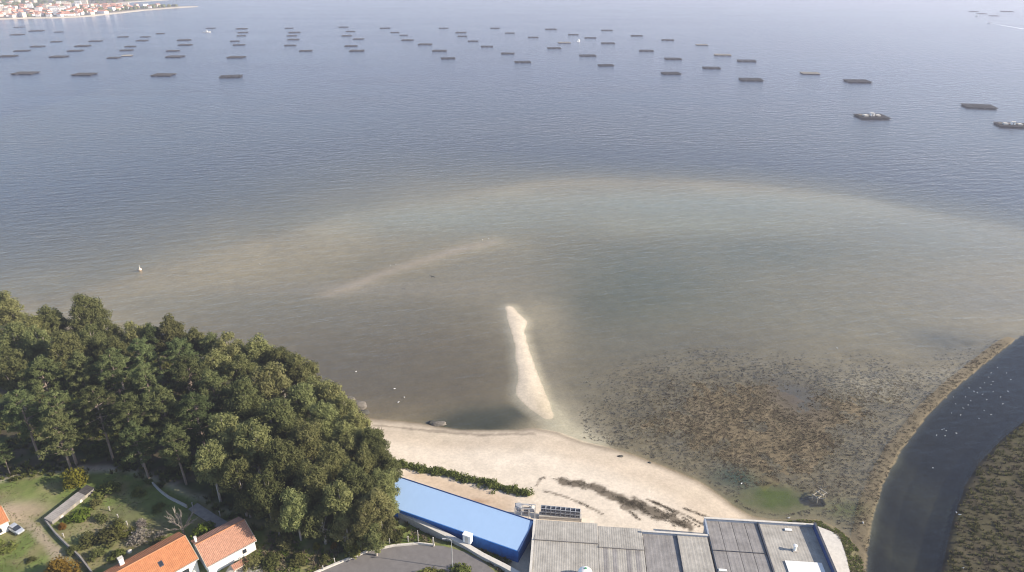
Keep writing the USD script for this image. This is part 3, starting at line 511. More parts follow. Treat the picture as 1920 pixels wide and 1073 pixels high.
plant('bare_tree', 'leafless pale grey tree beside the round green bush above the orange roof', 'tree', 345, 1002, BARE, 5.0, 6.4, 1.05)
plant('round_bush', 'round bright green bush just right of the leafless tree', 'bush', 384, 1004, FRESH, 2.5, 4.4, 0.85)
SHRUBS = [('fresh green bush in the garden corner below the grey shed', 147, 972, FRESH, 2.2, 1.9), ('low bright green bush touching the right end of the grey shed', 178, 950, OLIVE, 2.0, 1.3), ('dark green bush under the wood beyond the right end of the shed', 205, 925, DARKB, 2.6, 1.9), ('wide olive bush in the middle of the garden', 205, 1012, OLIVE2, 2.8, 1.5),
          ('dark olive bush at the right of the wide garden bush', 232, 1000, DARKB, 2.6, 1.5), ('yellowish bush by the left garden wall', 165, 1018, OLIVE2, 2.2, 1.3), ('dry grey bush between the garden and the orange roof', 262, 1012, GREYB, 2.6, 1.4), ('small dark bush in the shade left of the white chimney', 222, 1046, DARKB, 2.2, 1.3),
          ('olive bush against the left wall at the lower garden corner', 140, 1035, OLIVE, 2.0, 1.2), ('dark green bush at the left edge below the white house corner', 4, 1030, DARKB, 3.0, 1.4), ('light olive bush beside the fence posts', 222, 985, OLIVE2, 1.6, 1.2), ('dry grey bush beside the leafless tree', 300, 1010, GREYB, 1.8, 1.2),
          ('grey-green bush against the white wall of the tiled house', 476, 1063, EUB, 3.0, 1.2), ('rounded grey-green bush on the bank below the wood', 540, 1022, EUB, 3.4, 1.2), ('small yellow bush on the bank below the wood', 594, 1030, AUT, 2.2, 0.8), ('dark green bush on the bank beside the road wall', 658, 1035, DARKB, 3.0, 1.4),
          ('olive bush right of the dark bush on the bank', 700, 1022, OLIVE2, 2.0, 1.4), ('long olive bush at the foot of the last trees by the road', 745, 1012, OLIVE2, 1.8, 1.5), ('orange-brown bush under the lower trees', 626, 1028, ORA, 1.8, 0.7), ('low olive bush on the slope right of the tiled house', 510, 1058, OLIVE2, 2.0, 1.5),
          ('rough brown bush between the grey shed and the fence posts', 190, 975, OLIVE2, 1.7, 1.3), ('sprawling dry bush right of the fence posts', 265, 985, GREYB, 1.6, 1.2), ('dark sprawling bush in the shade under the pale boundary wall', 300, 955, DARKB, 1.6, 1.6), ('low dark bush below the last pines of the wood', 262, 925, DARKB, 1.9, 1.5), ('orange-brown bush at the left end of the garden', 118, 990, ORA, 1.6, 0.9), ('dense olive bush left of the chimney', 180, 1045, OLIVE, 2.0, 1.5), ('olive bush above the ridge of the orange roof', 300, 1022, OLIVE2, 2.0, 1.3), ('tall weed bush at the lower left lawn', 60, 1052, OLIVE, 1.2, 1.3),
          ('green bush on the slope halfway to the road', 560, 1052, OLIVE, 2.0, 1.6), ('dark bush in the road island, left one', 800, 1080, DARKB, 2.2, 1.5), ('dark bush in the road island, right one', 862, 1080, DARKB, 2.4, 1.7), ('low green bush in the road island between two dark ones', 830, 1082, OLIVE, 1.6, 1.4), ('olive bush at the left end of the road wall', 610, 1052, OLIVE, 1.8, 1.3)]
for i, (lab, a, b, pr, h, r) in enumerate(SHRUBS):
    H = {str(AUT): 5.5, str(ORA): 5.5, str(EUB): 3.0, str(OLIVE2): 2.2, str(GREYB): 2.2}.get(str(pr), 2.5)
    plant('bush', lab, 'bush', a, b, pr, H, h, r, None, i*1.3)
# the clipped hedge between beach and blue shed
rng = np.random.default_rng(61); HP = np.array([P2(a, b, 2.4) for a, b in [(740, 872), (790, 880), (830, 886), (870, 896), (910, 906), (950, 917), (992, 927)]])
L = LineString(HP); cs, rs, mb = [], [], MB()
for t in np.linspace(0, L.length, 95):
    q = L.interpolate(t); z = G(q.x, q.y); hh = 0.85+0.4*math.sin(t*0.9)*math.sin(t*0.37+1); [(cs.append([q.x+rng.normal()*0.4, q.y+rng.normal()*0.55, z+hh*rng.uniform(0.25, 0.95)]), rs.append(rng.uniform(0.45, 0.8))) for _ in range(4)]
    if len(cs) % 20 == 0: mb.tube([(q.x, q.y, z-0.2), (q.x, q.y, z+hh*0.8)], [0.05, 0.03], 4)
hd_ = thing('hedge', 'long low green hedge between the sand and the strip behind the blue shed', 'hedge')
obj('foliage', clump_leaves(cs, rs, 110, 0.15, 0.6, rng), 'hedge_leaf', hd_); obj('stem', mb.mesh(), 'bark', hd_)
# ------------------------------------------------------------------ ground cover and weed, instanced
def tuft(seed, blades, h, w, spread):
    rng = np.random.default_rng(seed); v, f = [], []
    for i in range(blades):
        a = rng.uniform(0, 6.28); r = rng.uniform(0, spread*0.5); o = np.array([r*math.cos(a), r*math.sin(a), -0.05]); d = np.array([math.cos(a), math.sin(a), 0])*rng.uniform(0.2, 1.0)*spread; t = np.array([-math.sin(a), math.cos(a), 0])*w*rng.uniform(0.6, 1.3); hh = h*rng.uniform(0.5, 1.1); k = len(v)
        v += [o-t, o+t, o+d*0.5+t*0.8+[0, 0, hh*0.7], o+d*0.5-t*0.8+[0, 0, hh*0.7], o+d+[0, 0, hh]]; f += [(k, k+1, k+2), (k, k+2, k+3), (k+3, k+2, k+4)]
    return np.array(v), np.array(f)
def scatter(name, label, cat, protos, pts, scales, which, rng, kind='stuff'):
    pi = UsdGeom.PointInstancer.Define(stage, numbered('/World', name)); paths = []
    for i, (mesh, m) in enumerate(protos): paths.append(obj('tuft', mesh, m, pi).GetPath())
    pi.CreatePrototypesRel().SetTargets(paths); pi.CreateProtoIndicesAttr(Vt.IntArray.FromNumpy(np.asarray(which, np.int32))); pi.CreatePositionsAttr(Vt.Vec3fArray.FromNumpy(np.asarray(pts, np.float32)))
    a = rng.uniform(0, 6.28, len(pts)); q = np.zeros((len(pts), 4), np.float32); q[:, 2] = np.sin(a/2); q[:, 3] = np.cos(a/2)
    pi.CreateOrientationsAttr(Vt.QuathArray([Gf.Quath(float(r[3]), 0, 0, float(r[2])) for r in q])); pi.CreateScalesAttr(Vt.Vec3fArray.FromNumpy(np.repeat(np.asarray(scales, np.float32)[:, None], 3, 1)))
    tag(pi, label, cat, None, kind); return pi
def sample(n, x0, x1, y0, y1, keep, rng):
    x, y = rng.uniform(x0, x1, n), rng.uniform(y0, y1, n); k = keep(x, y); return x[k], y[k]
rng = np.random.default_rng(71)
x, y = sample(150000, 20, 190, 100, 222, lambda x, y: (s_mud(x, y) > -10+34*rng.uniform(size=len(x))+16*(fbm2(x, y, 12.0, 51)-0.5)) & (s_creek(x, y) < -0.7) & (s_land(x, y) < -1.5) & (fbm2(x, y, 4.0, 52, 3)+0.6*(rng.uniform(size=len(x))-0.5) > 0.42+0.25*(fbm2(x, y, 22.0, 53)-0.35)) & (blob(x, y, 1450, 937, 8, 5) < 0.35) & (blob(x, y, 1490, 745, 8, 12) < 0.3+0.7*rng.uniform(size=len(x))) & (s_pond(x, y) < -1.2), rng)
k = rng.permutation(len(x))[:26000]; x, y = x[k], y[k]; z = height(x, y)
col = fbm2(x, y, 9.0, 54); w = np.where(rng.uniform(size=len(x)) < 0.46+1.1*np.maximum(col-0.5, 0)+1.2*np.clip(blob(x, y, 1625, 720, 11, 9)+blob(x, y, 1770, 705, 14, 5), 0, 0.6), 2, (rng.uniform(size=len(x)) < .36).astype(int))
scatter('seaweed', 'brown and straw coloured weed tufts covering the mud flat', 'weed', [(tuft(1, 14, 0.15, 0.05, 0.34), 'brown_weed'), (tuft(2, 13, 0.20, 0.05, 0.30), 'dark_weed'), (tuft(3, 13, 0.18, 0.05, 0.34), 'straw_blade')], np.stack([x, y, z], 1), rng.uniform(0.6, 1.5, len(x)), w, rng)
x, y = sample(60000, 88, 330, 95, 230, lambda x, y: (s_marsh(x, y) > 0.3) & (x < 0.86*y+40) & (fbm2(x, y, 3.0, 55, 3)+0.5*(rng.uniform(size=len(x))-0.5) > 0.36), rng)
k = rng.permutation(len(x))[:30000]; x, y = x[k], y[k]; z = height(x, y); w = np.where(fbm2(x, y, 7.0, 56) > 0.5, 0, rng.integers(0, 3, len(x)))
scatter('marsh_grass', 'olive and brown marsh grass on the bank right of the creek', 'grass', [(tuft(4, 16, 0.5, 0.05, 0.45), 'marsh_blade'), (tuft(5, 14, 0.4, 0.06, 0.5), 'brown_weed'), (tuft(6, 14, 0.45, 0.05, 0.4), 'marsh_blade')], np.stack([x, y, z], 1), rng.uniform(0.6, 1.4, len(x)), w, rng)
x, y = sample(60000, -150, 0, 92, 140, lambda x, y: (s_grass(x, y) > -1) & (s_road(x, y) < -1.2) & (fbm2(x, y, 4.0, 57, 3) > 0.42) & (s_court(x, y) < -0.5) & ((x < -47) | (y > 104)), rng)
k = rng.permutation(len(x))[:9000]; x, y = x[k], y[k]; x2, y2 = sample(9000, 60, 79, 96, 124, lambda x, y: (s_land(x, y) > 0.2) & (s_apron(x, y) < -0.5) & (x > 66-0.4*(y-118)) & (fbm2(x, y, 3.0, 63) > 0.4), rng); x, y = np.r_[x, x2], np.r_[y, y2]; z = height(x, y); w = rng.integers(0, 3, len(x)); rough = np.where(x > 50, 0.3, sst(-64, -50, x))*(0.6+1.2*fbm2(x, y, 5.0, 58))
scatter('grass', 'short green and dry grass on the lawns and road banks', 'grass', [(tuft(7, 12, 0.22, 0.04, 0.26), 'green_blade'), (tuft(8, 12, 0.26, 0.04, 0.28), 'green_blade'), (tuft(9, 12, 0.28, 0.04, 0.28), 'straw_blade')], np.stack([x, y, z], 1), rng.uniform(0.5, 1.0, len(x))*(0.8+1.8*rough), w, rng)
x, y = sample(30000, -190, -20, 112, 235, lambda x, y: (s_woods(x, y) > -2) & (fbm2(x, y, 6.0, 59, 3) > 0.42), rng)
k = rng.permutation(len(x))[:7000]; x, y = x[k], y[k]
scatter('undergrowth', 'dark undergrowth on the floor of the wood', 'undergrowth', [(tuft(10, 18, 0.9, 0.10, 0.7), 'olive_leaf'), (tuft(11, 18, 0.7, 0.10, 0.7), 'hedge_leaf')], np.stack([x, y, height(x, y)], 1), rng.uniform(0.6, 1.5, len(x)), rng.integers(0, 2, len(x)), rng)
pw = []
for pts, wd_, kk in WRACK[:8]:
    l = LineString([P2(*q, 2.0) for q in pts]); n = int(l.length*wd_*14)
    for t in rng.uniform(0, l.length, n): q = l.interpolate(t); pw.append((q.x+rng.normal()*wd_*0.42, q.y+rng.normal()*wd_*0.42))
pw = np.array(pw); pw = pw[fbm2(pw[:, 0], pw[:, 1], 1.6, 60, 3) > 0.45]
scatter('seaweed_wrack', 'dark lines of washed-up seaweed on the upper beach', 'seaweed', [(tuft(12, 10, 0.12, 0.06, 0.3), 'brown_weed'), (tuft(13, 10, 0.10, 0.05, 0.34), 'brown_weed')], np.stack([pw[:, 0], pw[:, 1], height(pw[:, 0], pw[:, 1])], 1), rng.uniform(0.6, 1.3, len(pw)), rng.integers(0, 2, len(pw)), rng)
# ------------------------------------------------------------------ road, walls, pavement
def sheet(poly, z, thick=0.0):
    v, f = trimesh.creation.triangulate_polygon(Polygon(poly).buffer(0), engine='earcut'); return np.c_[v, np.full(len(v), z)], f
road = obj('road', sheet(Polygon(ROAD).buffer(0.3).exterior.coords[:-1], 4.06), 'asphalt'); tag(road, kind='structure')
pv = obj('pavement', sheet([(63, 40)]+list(Polygon(APRON).buffer(0.2).exterior.coords)[:-1] if False else list(Polygon(APRON).buffer(0.2).exterior.coords)[:-1], 1.36), 'pale_concrete'); tag(pv, kind='structure')
def strip(path, w, z0, z1, mb=None):
    """A low wall of width w along a plan line."""
    mb = mb or MB(); g = LineString(path).buffer(w/2, cap_style=2, join_style=1); return mb.prism(list(g.exterior.coords)[:-1], z0, z1)
kerb_path = [P2(a, b, 4.4) for a, b in [(560, 1092), (590, 1073), (640, 1052), (690, 1032), (738, 1022), (785, 1018), (815, 1021)]]
kw = thing('kerb_wall', 'pale concrete kerb wall curving round the outer side of the road', 'wall')
gl_ = LineString(kerb_path)
for i in range(12):
    a, b = gl_.length*i/12+0.02, gl_.length*(i+1)/12-0.02; seg = shapely.ops.substring(gl_, a, b) if hasattr(shapely, 'ops') else gl_
    obj('kerb_block', strip(list(seg.coords), 0.42, 3.7, 4.42).mesh(), 'pale_concrete', kw)
fg_ = 'pale concrete fence posts along the road kerb'
for i, (a, b, h) in enumerate([(605, 1071, 1.3), (627, 1058, 1.5), (655, 1046, 1.4), (677, 1034, 1.5), (705, 1028, 1.3), (730, 1020, 1.4), (765, 1017, 1.5), (784, 1018, 3.4), (813, 1024, 2.7)]):
    p = P(a, b, 4.2); r = 0.09 if h < 3 else 0.08
    po = thing('fence_post', f'{ORD[i+1]} concrete fence post from the left along the road kerb' if i < 7 else ('taller thin post behind the kerb near the blue shed' if i == 7 else 'thick pale post at the right end of the road kerb'), 'post', (p[0], p[1]-(-0.4 if i < 8 else 0), 3.9), 0, fg_ if i < 7 else None)
    obj('shaft', bevel_box(-r*(1 if i < 8 else 1.8), r*(1 if i < 8 else 1.8), -r, r, 0, h, 0.02), 'concrete', po); obj('cap', bevel_box(-r*1.3, r*1.3, -r*1.3, r*1.3, h+0.003, h+0.08, 0.02), 'pale_concrete', po)
# street lamp on the inner side of the road
p = P(849, 1066, 4.0); sl = thing('street_lamp', 'thin grey street lamp standing at the inner edge of the road', 'street lamp', (p[0], p[1], 4.0))
obj('pole', MB().tube([(0, 0, 0), (0, 0, 4), (0, 0, 8.0)], [0.10, 0.08, 0.06], 8).mesh(), 'steel', sl, 40); obj('arm', MB().tube([(0, 0, 7.9), (-0.4, 0.05, 8.25), (-1.3, 0.1, 8.35)], [0.05, 0.045, 0.04], 6).mesh(), 'steel', sl); obj('lamp_head', bevel_box(-1.95, -1.25, -0.06, 0.26, 8.28, 8.42, 0.04), 'steel', sl); obj('base_plate', bevel_box(-0.2, 0.2, -0.2, 0.2, 0, 0.1, 0.02), 'concrete', sl)
# retaining wall in front of the blue shed
RW = [P2(a, b, 4.6) for a, b in [(744, 958), (790, 981), (835, 1003), (870, 1021), (905, 1042), (945, 1062), (1000, 1092)]]
rw = thing('retaining_wall', 'long grey concrete wall running below the blue shed down to the road', 'wall'); l = LineString(RW)
for i in range(9):
    a, b = l.length*i/9+0.015, l.length*(i+1)/9-0.015; seg = shapely.ops.substring(l, a, b)
    zb = 2.4; obj('wall_section', strip(list(seg.coords), 0.9, zb, 4.75+0.02*(i % 2)).mesh(), 'concrete', rw)
    obj('coping', strip(list(shapely.ops.substring(l, a-0.01, b+0.01).coords), 1.05, 4.78, 4.92).mesh(), 'pale_concrete', rw)
p = P(877, 1016, 4.9); uh = thing('utility_hut', 'small white box hut standing on the concrete wall below the blue shed', 'hut', (p[0], p[1], 4.93), -0.42)
obj('wall', bevel_box(-0.95, 0.95, -0.5, 0.6, 0, 2.1, 0.03), 'white_paint', uh); obj('roof', bevel_box(-1.05, 1.05, -0.6, 0.7, 2.103, 2.22, 0.03), 'white_paint', uh); obj('door', box(-0.4, 0.4, -0.53, -0.498, 0.05, 1.8), 'pale_concrete', uh)
# ------------------------------------------------------------------ the blue shed
A_, B_, C_ = P2(757, 898, 6.6), P2(1001, 978, 6.6), P2(992, 1040, 6.1)
A_, B_, C_ = map(np.array, (A_, B_, C_)); ud = unit(B_-A_); ang = math.atan2(ud[1], ud[0]); vd = np.array([-ud[1], ud[0]]); LB = np.linalg.norm(B_-A_); DB = abs(np.dot(C_-B_, vd)); O = B_-vd*DB
bs = thing('blue_shed', 'long industrial shed with light blue roof and dark blue walls beside the hedge', 'shed', (O[0], O[1], 0), ang)
EX = 3.0; x0, x1 = -LB-EX, 0.0
nsh = 17; sw = (x1-x0)/nsh
def ribbed(x0, x1, y0, y1, z0, z1, ribs=3, rh=0.05, th=0.05):
    """A roof sheet with upstanding ribs, its far edge at height z1."""
    prof = [(x0, 0)]
    for i in range(ribs):
        c = x0+(x1-x0)*(i+0.5)/ribs; w = (x1-x0)/ribs*0.16; prof += [(c-w*1.6, 0), (c-w, rh), (c+w, rh), (c+w*1.6, 0)]
    prof += [(x1, 0)]; prof += [(x1, -th), (x0, -th)]; n = len(prof)
    v = [(a, y0, z0+b) for a, b in prof]+[(a, y1, z1+b) for a, b in prof]; f = []
    for i in range(n): j = (i+1) % n; f += [(i, j, n+j), (i, n+j, n+i)]
    for i in range(1, n-1):
        if False: f += [(0, i+1, i)]
    return np.array(v), np.array(f)[:, [0, 1, 2]][:, ::-1]
for i in range(nsh): obj('roof_sheet', ribbed(x0+i*sw+0.001, x0+(i+1)*sw-0.001, 0.0, DB, 6.1, 6.6, 1, 0.003), 'blue_sheet', bs)
obj('front_wall', box(x0, x1, 0.12, 0.3, 1.5, 6.0), 'blue_wall', bs); obj('back_wall', box(x0, x1, DB-0.3, DB-0.12, 1.5, 6.5), 'blue_wall', bs)
for xx, nm in ((x0+0.02, 'end_wall'), (x1-0.2, 'end_wall')): obj(nm, MB().add([(xx, .32, 1.5), (xx, DB-.32, 1.5), (xx, DB-.32, 6.45), (xx, .32, 6.0), (xx+.18, .32, 1.5), (xx+.18, DB-.32, 1.5), (xx+.18, DB-.32, 6.45), (xx+.18, .32, 6.0)], [(0, 2, 1), (0, 3, 2), (4, 5, 6), (4, 6, 7), (0, 1, 5), (0, 5, 4), (1, 2, 6), (1, 6, 5), (2, 3, 7), (2, 7, 6), (3, 0, 4), (3, 4, 7)]).mesh(), 'blue_wall', bs)
obj('roof_trim', box(x0-0.1, x1+0.1, DB+0.003, DB+0.16, 6.3, 6.78), 'blue_trim', bs); obj('gutter', box(x0-0.1, x1+0.1, -0.2, -0.004, 5.9, 6.1), 'blue_wall', bs)
obj('end_trim', MB().add([(x1+.004, -.2, 5.85), (x1+.16, -.2, 5.85), (x1+.16, DB+.16, 6.35), (x1+.004, DB+.16, 6.35), (x1+.004, -.2, 6.2), (x1+.16, -.2, 6.2), (x1+.16, DB+.16, 6.75), (x1+.004, DB+.16, 6.75)], [(0, 2, 1), (0, 3, 2), (4, 5, 6), (4, 6, 7), (0, 1, 5), (0, 5, 4), (1, 2, 6), (1, 6, 5), (2, 3, 7), (2, 7, 6), (3, 0, 4), (3, 4, 7)]).mesh(), 'blue_trim', bs)
for i in range(14): obj('wall_rib', box(x0+(i+0.5)*(x1-x0)/14-0.06, x0+(i+0.5)*(x1-x0)/14+0.06, 0.05, 0.117, 1.5, 5.88), 'blue_wall', bs)
# ------------------------------------------------------------------ the grey works: four ranges side by side
FO = P2(1003, 974.5, 7.0); FA = math.radians(-5.0)
def works(label):
    return thing('industrial_building', label, 'building', (FO[0], FO[1], 0), FA)
def walls(t, u0, u1, v0, v1, z, m='concrete'):
    obj('wall', box(u0, u1, v1-0.32, v1-0.1, 1.2, z-0.12), m, t); obj('wall', box(u0, u0+0.22, v0, v1-0.325, 1.2, z-0.12), m, t); obj('wall', box(u1-0.22, u1, v0, v1-0.325, 1.2, z-0.12), m, t); obj('wall', box(u0+0.225, u1-0.225, v0, v0+0.22, 1.2, z-0.12), m, t)
def sheets(t, u0, u1, v0, v1, z0, z1, w, m, ribs=3, rh=0.05, nm='roof_sheet', alt=None):
    n = max(1, round((u1-u0)/w)); s = (u1-u0)/n
    for i in range(n): obj(nm, ribbed(u0+i*s+(0.008 if w < 2.2 else 0.05), u0+(i+1)*s-(0.008 if w < 2.2 else 0.05), v0, v1, z0, z1, ribs, rh), (alt if alt and i % 5 in (1, 3) else m), t)
t1 = works('grey works with pale corrugated roof in two steps, next to the blue shed')
walls(t1, 0.3, 14.0, -25, 0.1, 6.6)
sheets(t1, 0.2, 14.05, -6.0, 0.3, 7.12, 6.75, 0.98, 'grey_sheet', 2, 0.013); sheets(t1, 0.2, 14.05, -25.5, -6.04, 6.3, 7.0, 0.98, 'grey_sheet', 2, 0.013); obj('ridge_cap', box(0.15, 14.05, -6.12, -5.95, 7.13, 7.24), 'dark_concrete', t1)
obj('verge', box(-0.35, 0.17, -25.5, 0.3, 6.4, 6.98), 'pale_concrete', t1)
t2 = works('grey works with narrow corrugated roof between the wide pale roof and the parapet')
walls(t2, 14.3, 23.7, -25, -0.6, 6.6)
sheets(t2, 14.1, 23.8, -6.9, -0.4, 7.1, 6.7, 0.98, 'grey_sheet', 2, 0.013); sheets(t2, 14.1, 23.8, -25.5, -6.94, 6.3, 6.98, 0.98, 'grey_sheet', 2, 0.013, alt='grey_sheet_dark'); obj('ridge_cap', box(14.1, 23.8, -7.02, -6.85, 7.11, 7.2), 'dark_concrete', t2)
t3 = works('flat-roofed works behind a low dark parapet, half dark and half pale')
walls(t3, 24.1, 37.8, -25, -1.4, 6.5)
sheets(t3, 23.95, 31.3, -25.5, -1.75, 6.75, 6.55, 1.8, 'grey_sheet_dark', 2, 0.012); sheets(t3, 31.45, 37.95, -25.5, -1.75, 6.9, 6.7, 1.6, 'grey_sheet', 2, 0.012); obj('seam', box(31.31, 31.44, -25.5, -1.75, 6.4, 6.98), 'seam_dark', t3)
obj('parapet', box(23.85, 38.0, -1.7, -1.35, 6.0, 7.15), 'parapet_paint', t3); obj('coping', box(23.8, 38.05, -1.76, -1.29, 7.153, 7.24), 'pale_concrete', t3)
t4 = works('large works at the corner by the creek with dark panel roof and high parapets')
walls(t4, 38.35, 62.1, -25, 3.6, 6.7)
sheets(t4, 38.45, 49.75, -25.5, 3.3, 6.95, 6.75, 2.83, 'grey_sheet_dark', 3, 0.012); sheets(t4, 50.15, 61.85, -25.5, 3.3, 6.95, 6.75, 1.95, 'grey_sheet', 3, 0.012); obj('seam', box(49.78, 50.12, -25.5, 3.3, 6.4, 7.12), 'seam_dark', t4)
obj('parapet', box(38.1, 62.2, 3.34, 3.7, 5.6, 7.35), 'parapet_paint', t4); obj('coping', box(38.0, 62.3, 3.28, 3.78, 7.353, 7.45), 'pale_concrete', t4)
obj('parapet', box(61.9, 62.25, -25.5, 3.33, 5.6, 8.15), 'blue_trim', t4); obj('coping', box(61.85, 62.35, -25.5, 3.26, 8.153, 8.25), 'seam_dark', t4); obj('parapet', box(38.05, 38.4, -1.3, 3.33, 5.6, 7.3), 'parapet_paint', t4)
for vv in (-5.5, -12.0, -18.5): obj('cross_seam', box(38.45, 49.75, vv-0.05, vv+0.05, 6.84, 7.02), 'seam_dark', t4)
obj('skylight', box(53.0, 60.5, -16.5, -7.2, 6.98, 7.10), 'white_paint', t4)
def on_works(a, b, z): p = P(a, b, z); return p
p = on_works(1490, 1031, 7.0); ch = thing('roof_vent', 'white round roof vent casting a long shadow on the corner roof', 'roof vent', (p[0], p[1], 6.85))
obj('pipe', MB().tube([(0, 0, 0), (0, 0, 1.25)], [0.30, 0.30], 12).mesh(), 'white_paint', ch, 40); obj('cap', MB().tube([(0, 0, 1.255), (0, 0, 1.4), (0, 0, 1.55)], [0.46, 0.46, 0.12], 12).mesh(), 'white_paint', ch, 40); obj('skirt', bevel_box(-0.5, 0.5, -0.5, 0.5, 0, 0.12, 0.03), 'concrete', ch)
p = on_works(1478, 993, 7.0); hv = thing('roof_hatch', 'small flat white hatch on the corner roof near the back parapet', 'roof hatch', (p[0], p[1], 6.84), FA); obj('lid', bevel_box(-0.75, 0.75, -0.3, 0.3, 0.02, 0.22, 0.03), 'hatch_white', hv); obj('frame', box(-0.85, 0.85, -0.4, 0.4, 0.0, 0.1), 'concrete', hv)
p = on_works(1355, 1069, 7.0); hv = thing('roof_hatch', 'small flat white hatch low on the dark panel roof', 'roof hatch', (p[0], p[1], 6.9), FA); obj('lid', bevel_box(-0.8, 0.8, -0.25, 0.25, 0.02, 0.2, 0.03), 'hatch_white', hv); obj('frame', box(-0.9, 0.9, -0.33, 0.33, 0.0, 0.1), 'concrete', hv)
p = P(1097, 1076, 8.0); tk = thing('storage_tank', 'white round-topped tank rising through the lower edge of the pale roof', 'tank', (p[0], p[1], 6.2))
d_ = [(1.5, 0), (1.5, 2.0), (1.42, 2.35), (1.15, 2.7), (0.7, 2.95), (0.001, 3.05)]; s_ = trimesh.creation.revolve(np.array(d_), sections=24); obj('shell', s_, 'white_paint', tk, 50); obj('hatch', MB().tube([(0.1, 0.25, 2.98), (0.1, 0.25, 3.14)], [0.28, 0.24], 10).mesh(), 'green_paint', tk)
obj('band', trimesh.creation.annulus(1.505, 1.54, 0.12, transform=trimesh.transformations.translation_matrix((0, 0, 1.9))), 'pale_concrete', tk)
p = P(1016, 1066, 5.6); ah = thing('annex', 'small white flat-roofed hut in the corner between road wall and works', 'hut', (p[0], p[1], 2.2), math.radians(-18))
obj('wall', bevel_box(-2.2, 2.2, -3.2, 1.5, 0, 3.2, 0.03), 'cream_paint', ah)
for i in range(4): obj('roof_panel', bevel_box(-2.45+i*1.225+0.01, -2.45+(i+1)*1.225-0.01, -3.5, 1.75, 3.203, 3.36, 0.02), 'white_paint', ah)
obj('door', box(-2.24, -2.198, -1.2, -0.2, 0, 2.1), 'dark_concrete', ah)
# crates and machinery behind the works
cg = 'grey plastic crates stacked behind the works'
cls = klass('crate'); mb = MB(); mb.box(-.56, .56, -.56, .56, .1, .16); mb.box(-.56, .56, -.56, -.5, .163, .95); mb.box(-.56, .56, .5, .56, .163, .95); mb.box(-.56, -.5, -.497, .497, .163, .95); mb.box(.5, .56, -.497, .497, .163, .95); obj('body', mb.mesh(), 'crate_plastic', cls)
mb = MB(); [mb.box(-.55+.37*i, -.55+.37*i+.1, -.55, .55, 0, .097) for i in (0, 1.35, 2.7)]; obj('runner', mb.mesh(), 'crate_plastic', cls); obj('rim', MB().box(-.6, .6, -.6, -.48, .953, 1.0).box(-.6, .6, .48, .6, .953, 1.0).box(-.6, -.48, -.477, .477, .953, 1.0).box(.48, .6, -.477, .477, .953, 1.0).mesh(), 'steel', cls)
obj('slot_panel', MB().box(-.4, -.05, -.575, -.563, .3, .8).box(.05, .4, -.575, -.563, .3, .8).mesh(), 'crate_inside', cls)
for i in range(8):
    for lv in range(2):
        p = P(1019+i*9.3, 972+i*0.9, 3.2); z = G(p[0], p[1]); lab = f'{"top" if lv else "bottom"} grey crate of the {ORD[i+1]} stack from the left behind the works'
        thing('crate', lab, 'crate', (p[0], p[1]+1.5, z+0.02+1.0*lv+1.0), FA, cg, None, cls.GetPath())
mq = [P(1019+i*9.3, 972+i*0.9, 3.2) for i in (0, 7)]; plat = thing('crate_platform', 'low concrete platform under the row of grey crates', 'platform', ((mq[0][0]+mq[1][0])/2, (mq[0][1]+mq[1][1])/2+1.5, G(mq[0][0], mq[0][1])-0.4), FA); obj('slab', bevel_box(-5.0, 5.0, -0.7, 0.7, 0, 1.41, 0.03), 'concrete', plat); obj('edge', box(-5.05, 5.05, -0.75, -0.703, 1.2, 1.4), 'pale_concrete', plat)
p = P(985, 972, 3.0); z = G(p[0], p[1]); mc = thing('machine_rack', 'grey steel machine frame with pipes between blue shed and crates', 'machine', (p[0], p[1]+1.2, z+1.0), FA)
for k_, (xx, yy) in enumerate([(-2.4, -.7), (-2.4, .7), (-.8, -.7), (-.8, .7), (.9, -.7), (.9, .7), (2.3, -.7), (2.3, .7)]): obj('leg', MB().tube([(xx, yy, -1.2), (xx, yy, 2.2)], [0.09, 0.09], 6).mesh(), 'steel', mc)
for zz in (1.2, 2.2): obj('rail', MB().box(-2.5, 2.4, -.78, -.62, zz, zz+.12).box(-2.5, 2.4, .62, .78, zz, zz+.12).mesh(), 'steel', mc)
obj('hopper', MB().tube([(-1.5, 0, .3), (-1.5, 0, 1.3), (-1.5, 0, 2.6)], [.25, .7, .75], 10).mesh(), 'steel', mc, 40); obj('motor_box', bevel_box(-.4, .7, -.5, .5, 0.2, 1.7, .06), 'dark_concrete', mc); obj('drum', MB().tube([(1.6, -.6, 1.6), (1.6, .6, 1.6)], [.55, .55], 14).mesh(), 'pale_concrete', mc, 40); obj('pipe', MB().tube([(-1.5, 0, 2.5), (0, 0, 2.9), (1.6, 0, 2.2)], [.1, .1, .1], 6).mesh(), 'steel', mc, 40)
# ------------------------------------------------------------------ houses
def tiles(L, run, drop, z, sgn, n, m, t, nm='roof_tiles'):
    """A slope of barrel tiles in columns from ridge to eave: L along the ridge (x), falling towards sgn*y."""
    per = 6; k = n*per+1; xs = np.linspace(-L/2, L/2, k); wave = 0.06*np.abs(np.sin(np.arange(k)/per*math.pi)); rows = 12; v = []
    for r in range(rows):
        for e in (0, 1):
            s = (r+e)/rows; lift = 0.05*(1-e)*0+0.05*e
            v.append(np.c_[xs, np.full(k, sgn*run*s), z-drop*s+wave+lift])
    v = np.vstack(v); f = []
    for r in range(2*rows-1):
        a = np.arange(k-1)+r*k; q = np.stack([a, a+1, a+k+1, a+k], 1); f.append(np.c_[q[:, [0, 1, 2]]]); f.append(q[:, [0, 2, 3]])
    f = np.vstack(f); f = f[:, ::-1] if sgn > 0 else f
    return obj(nm, (v, f), m, t)
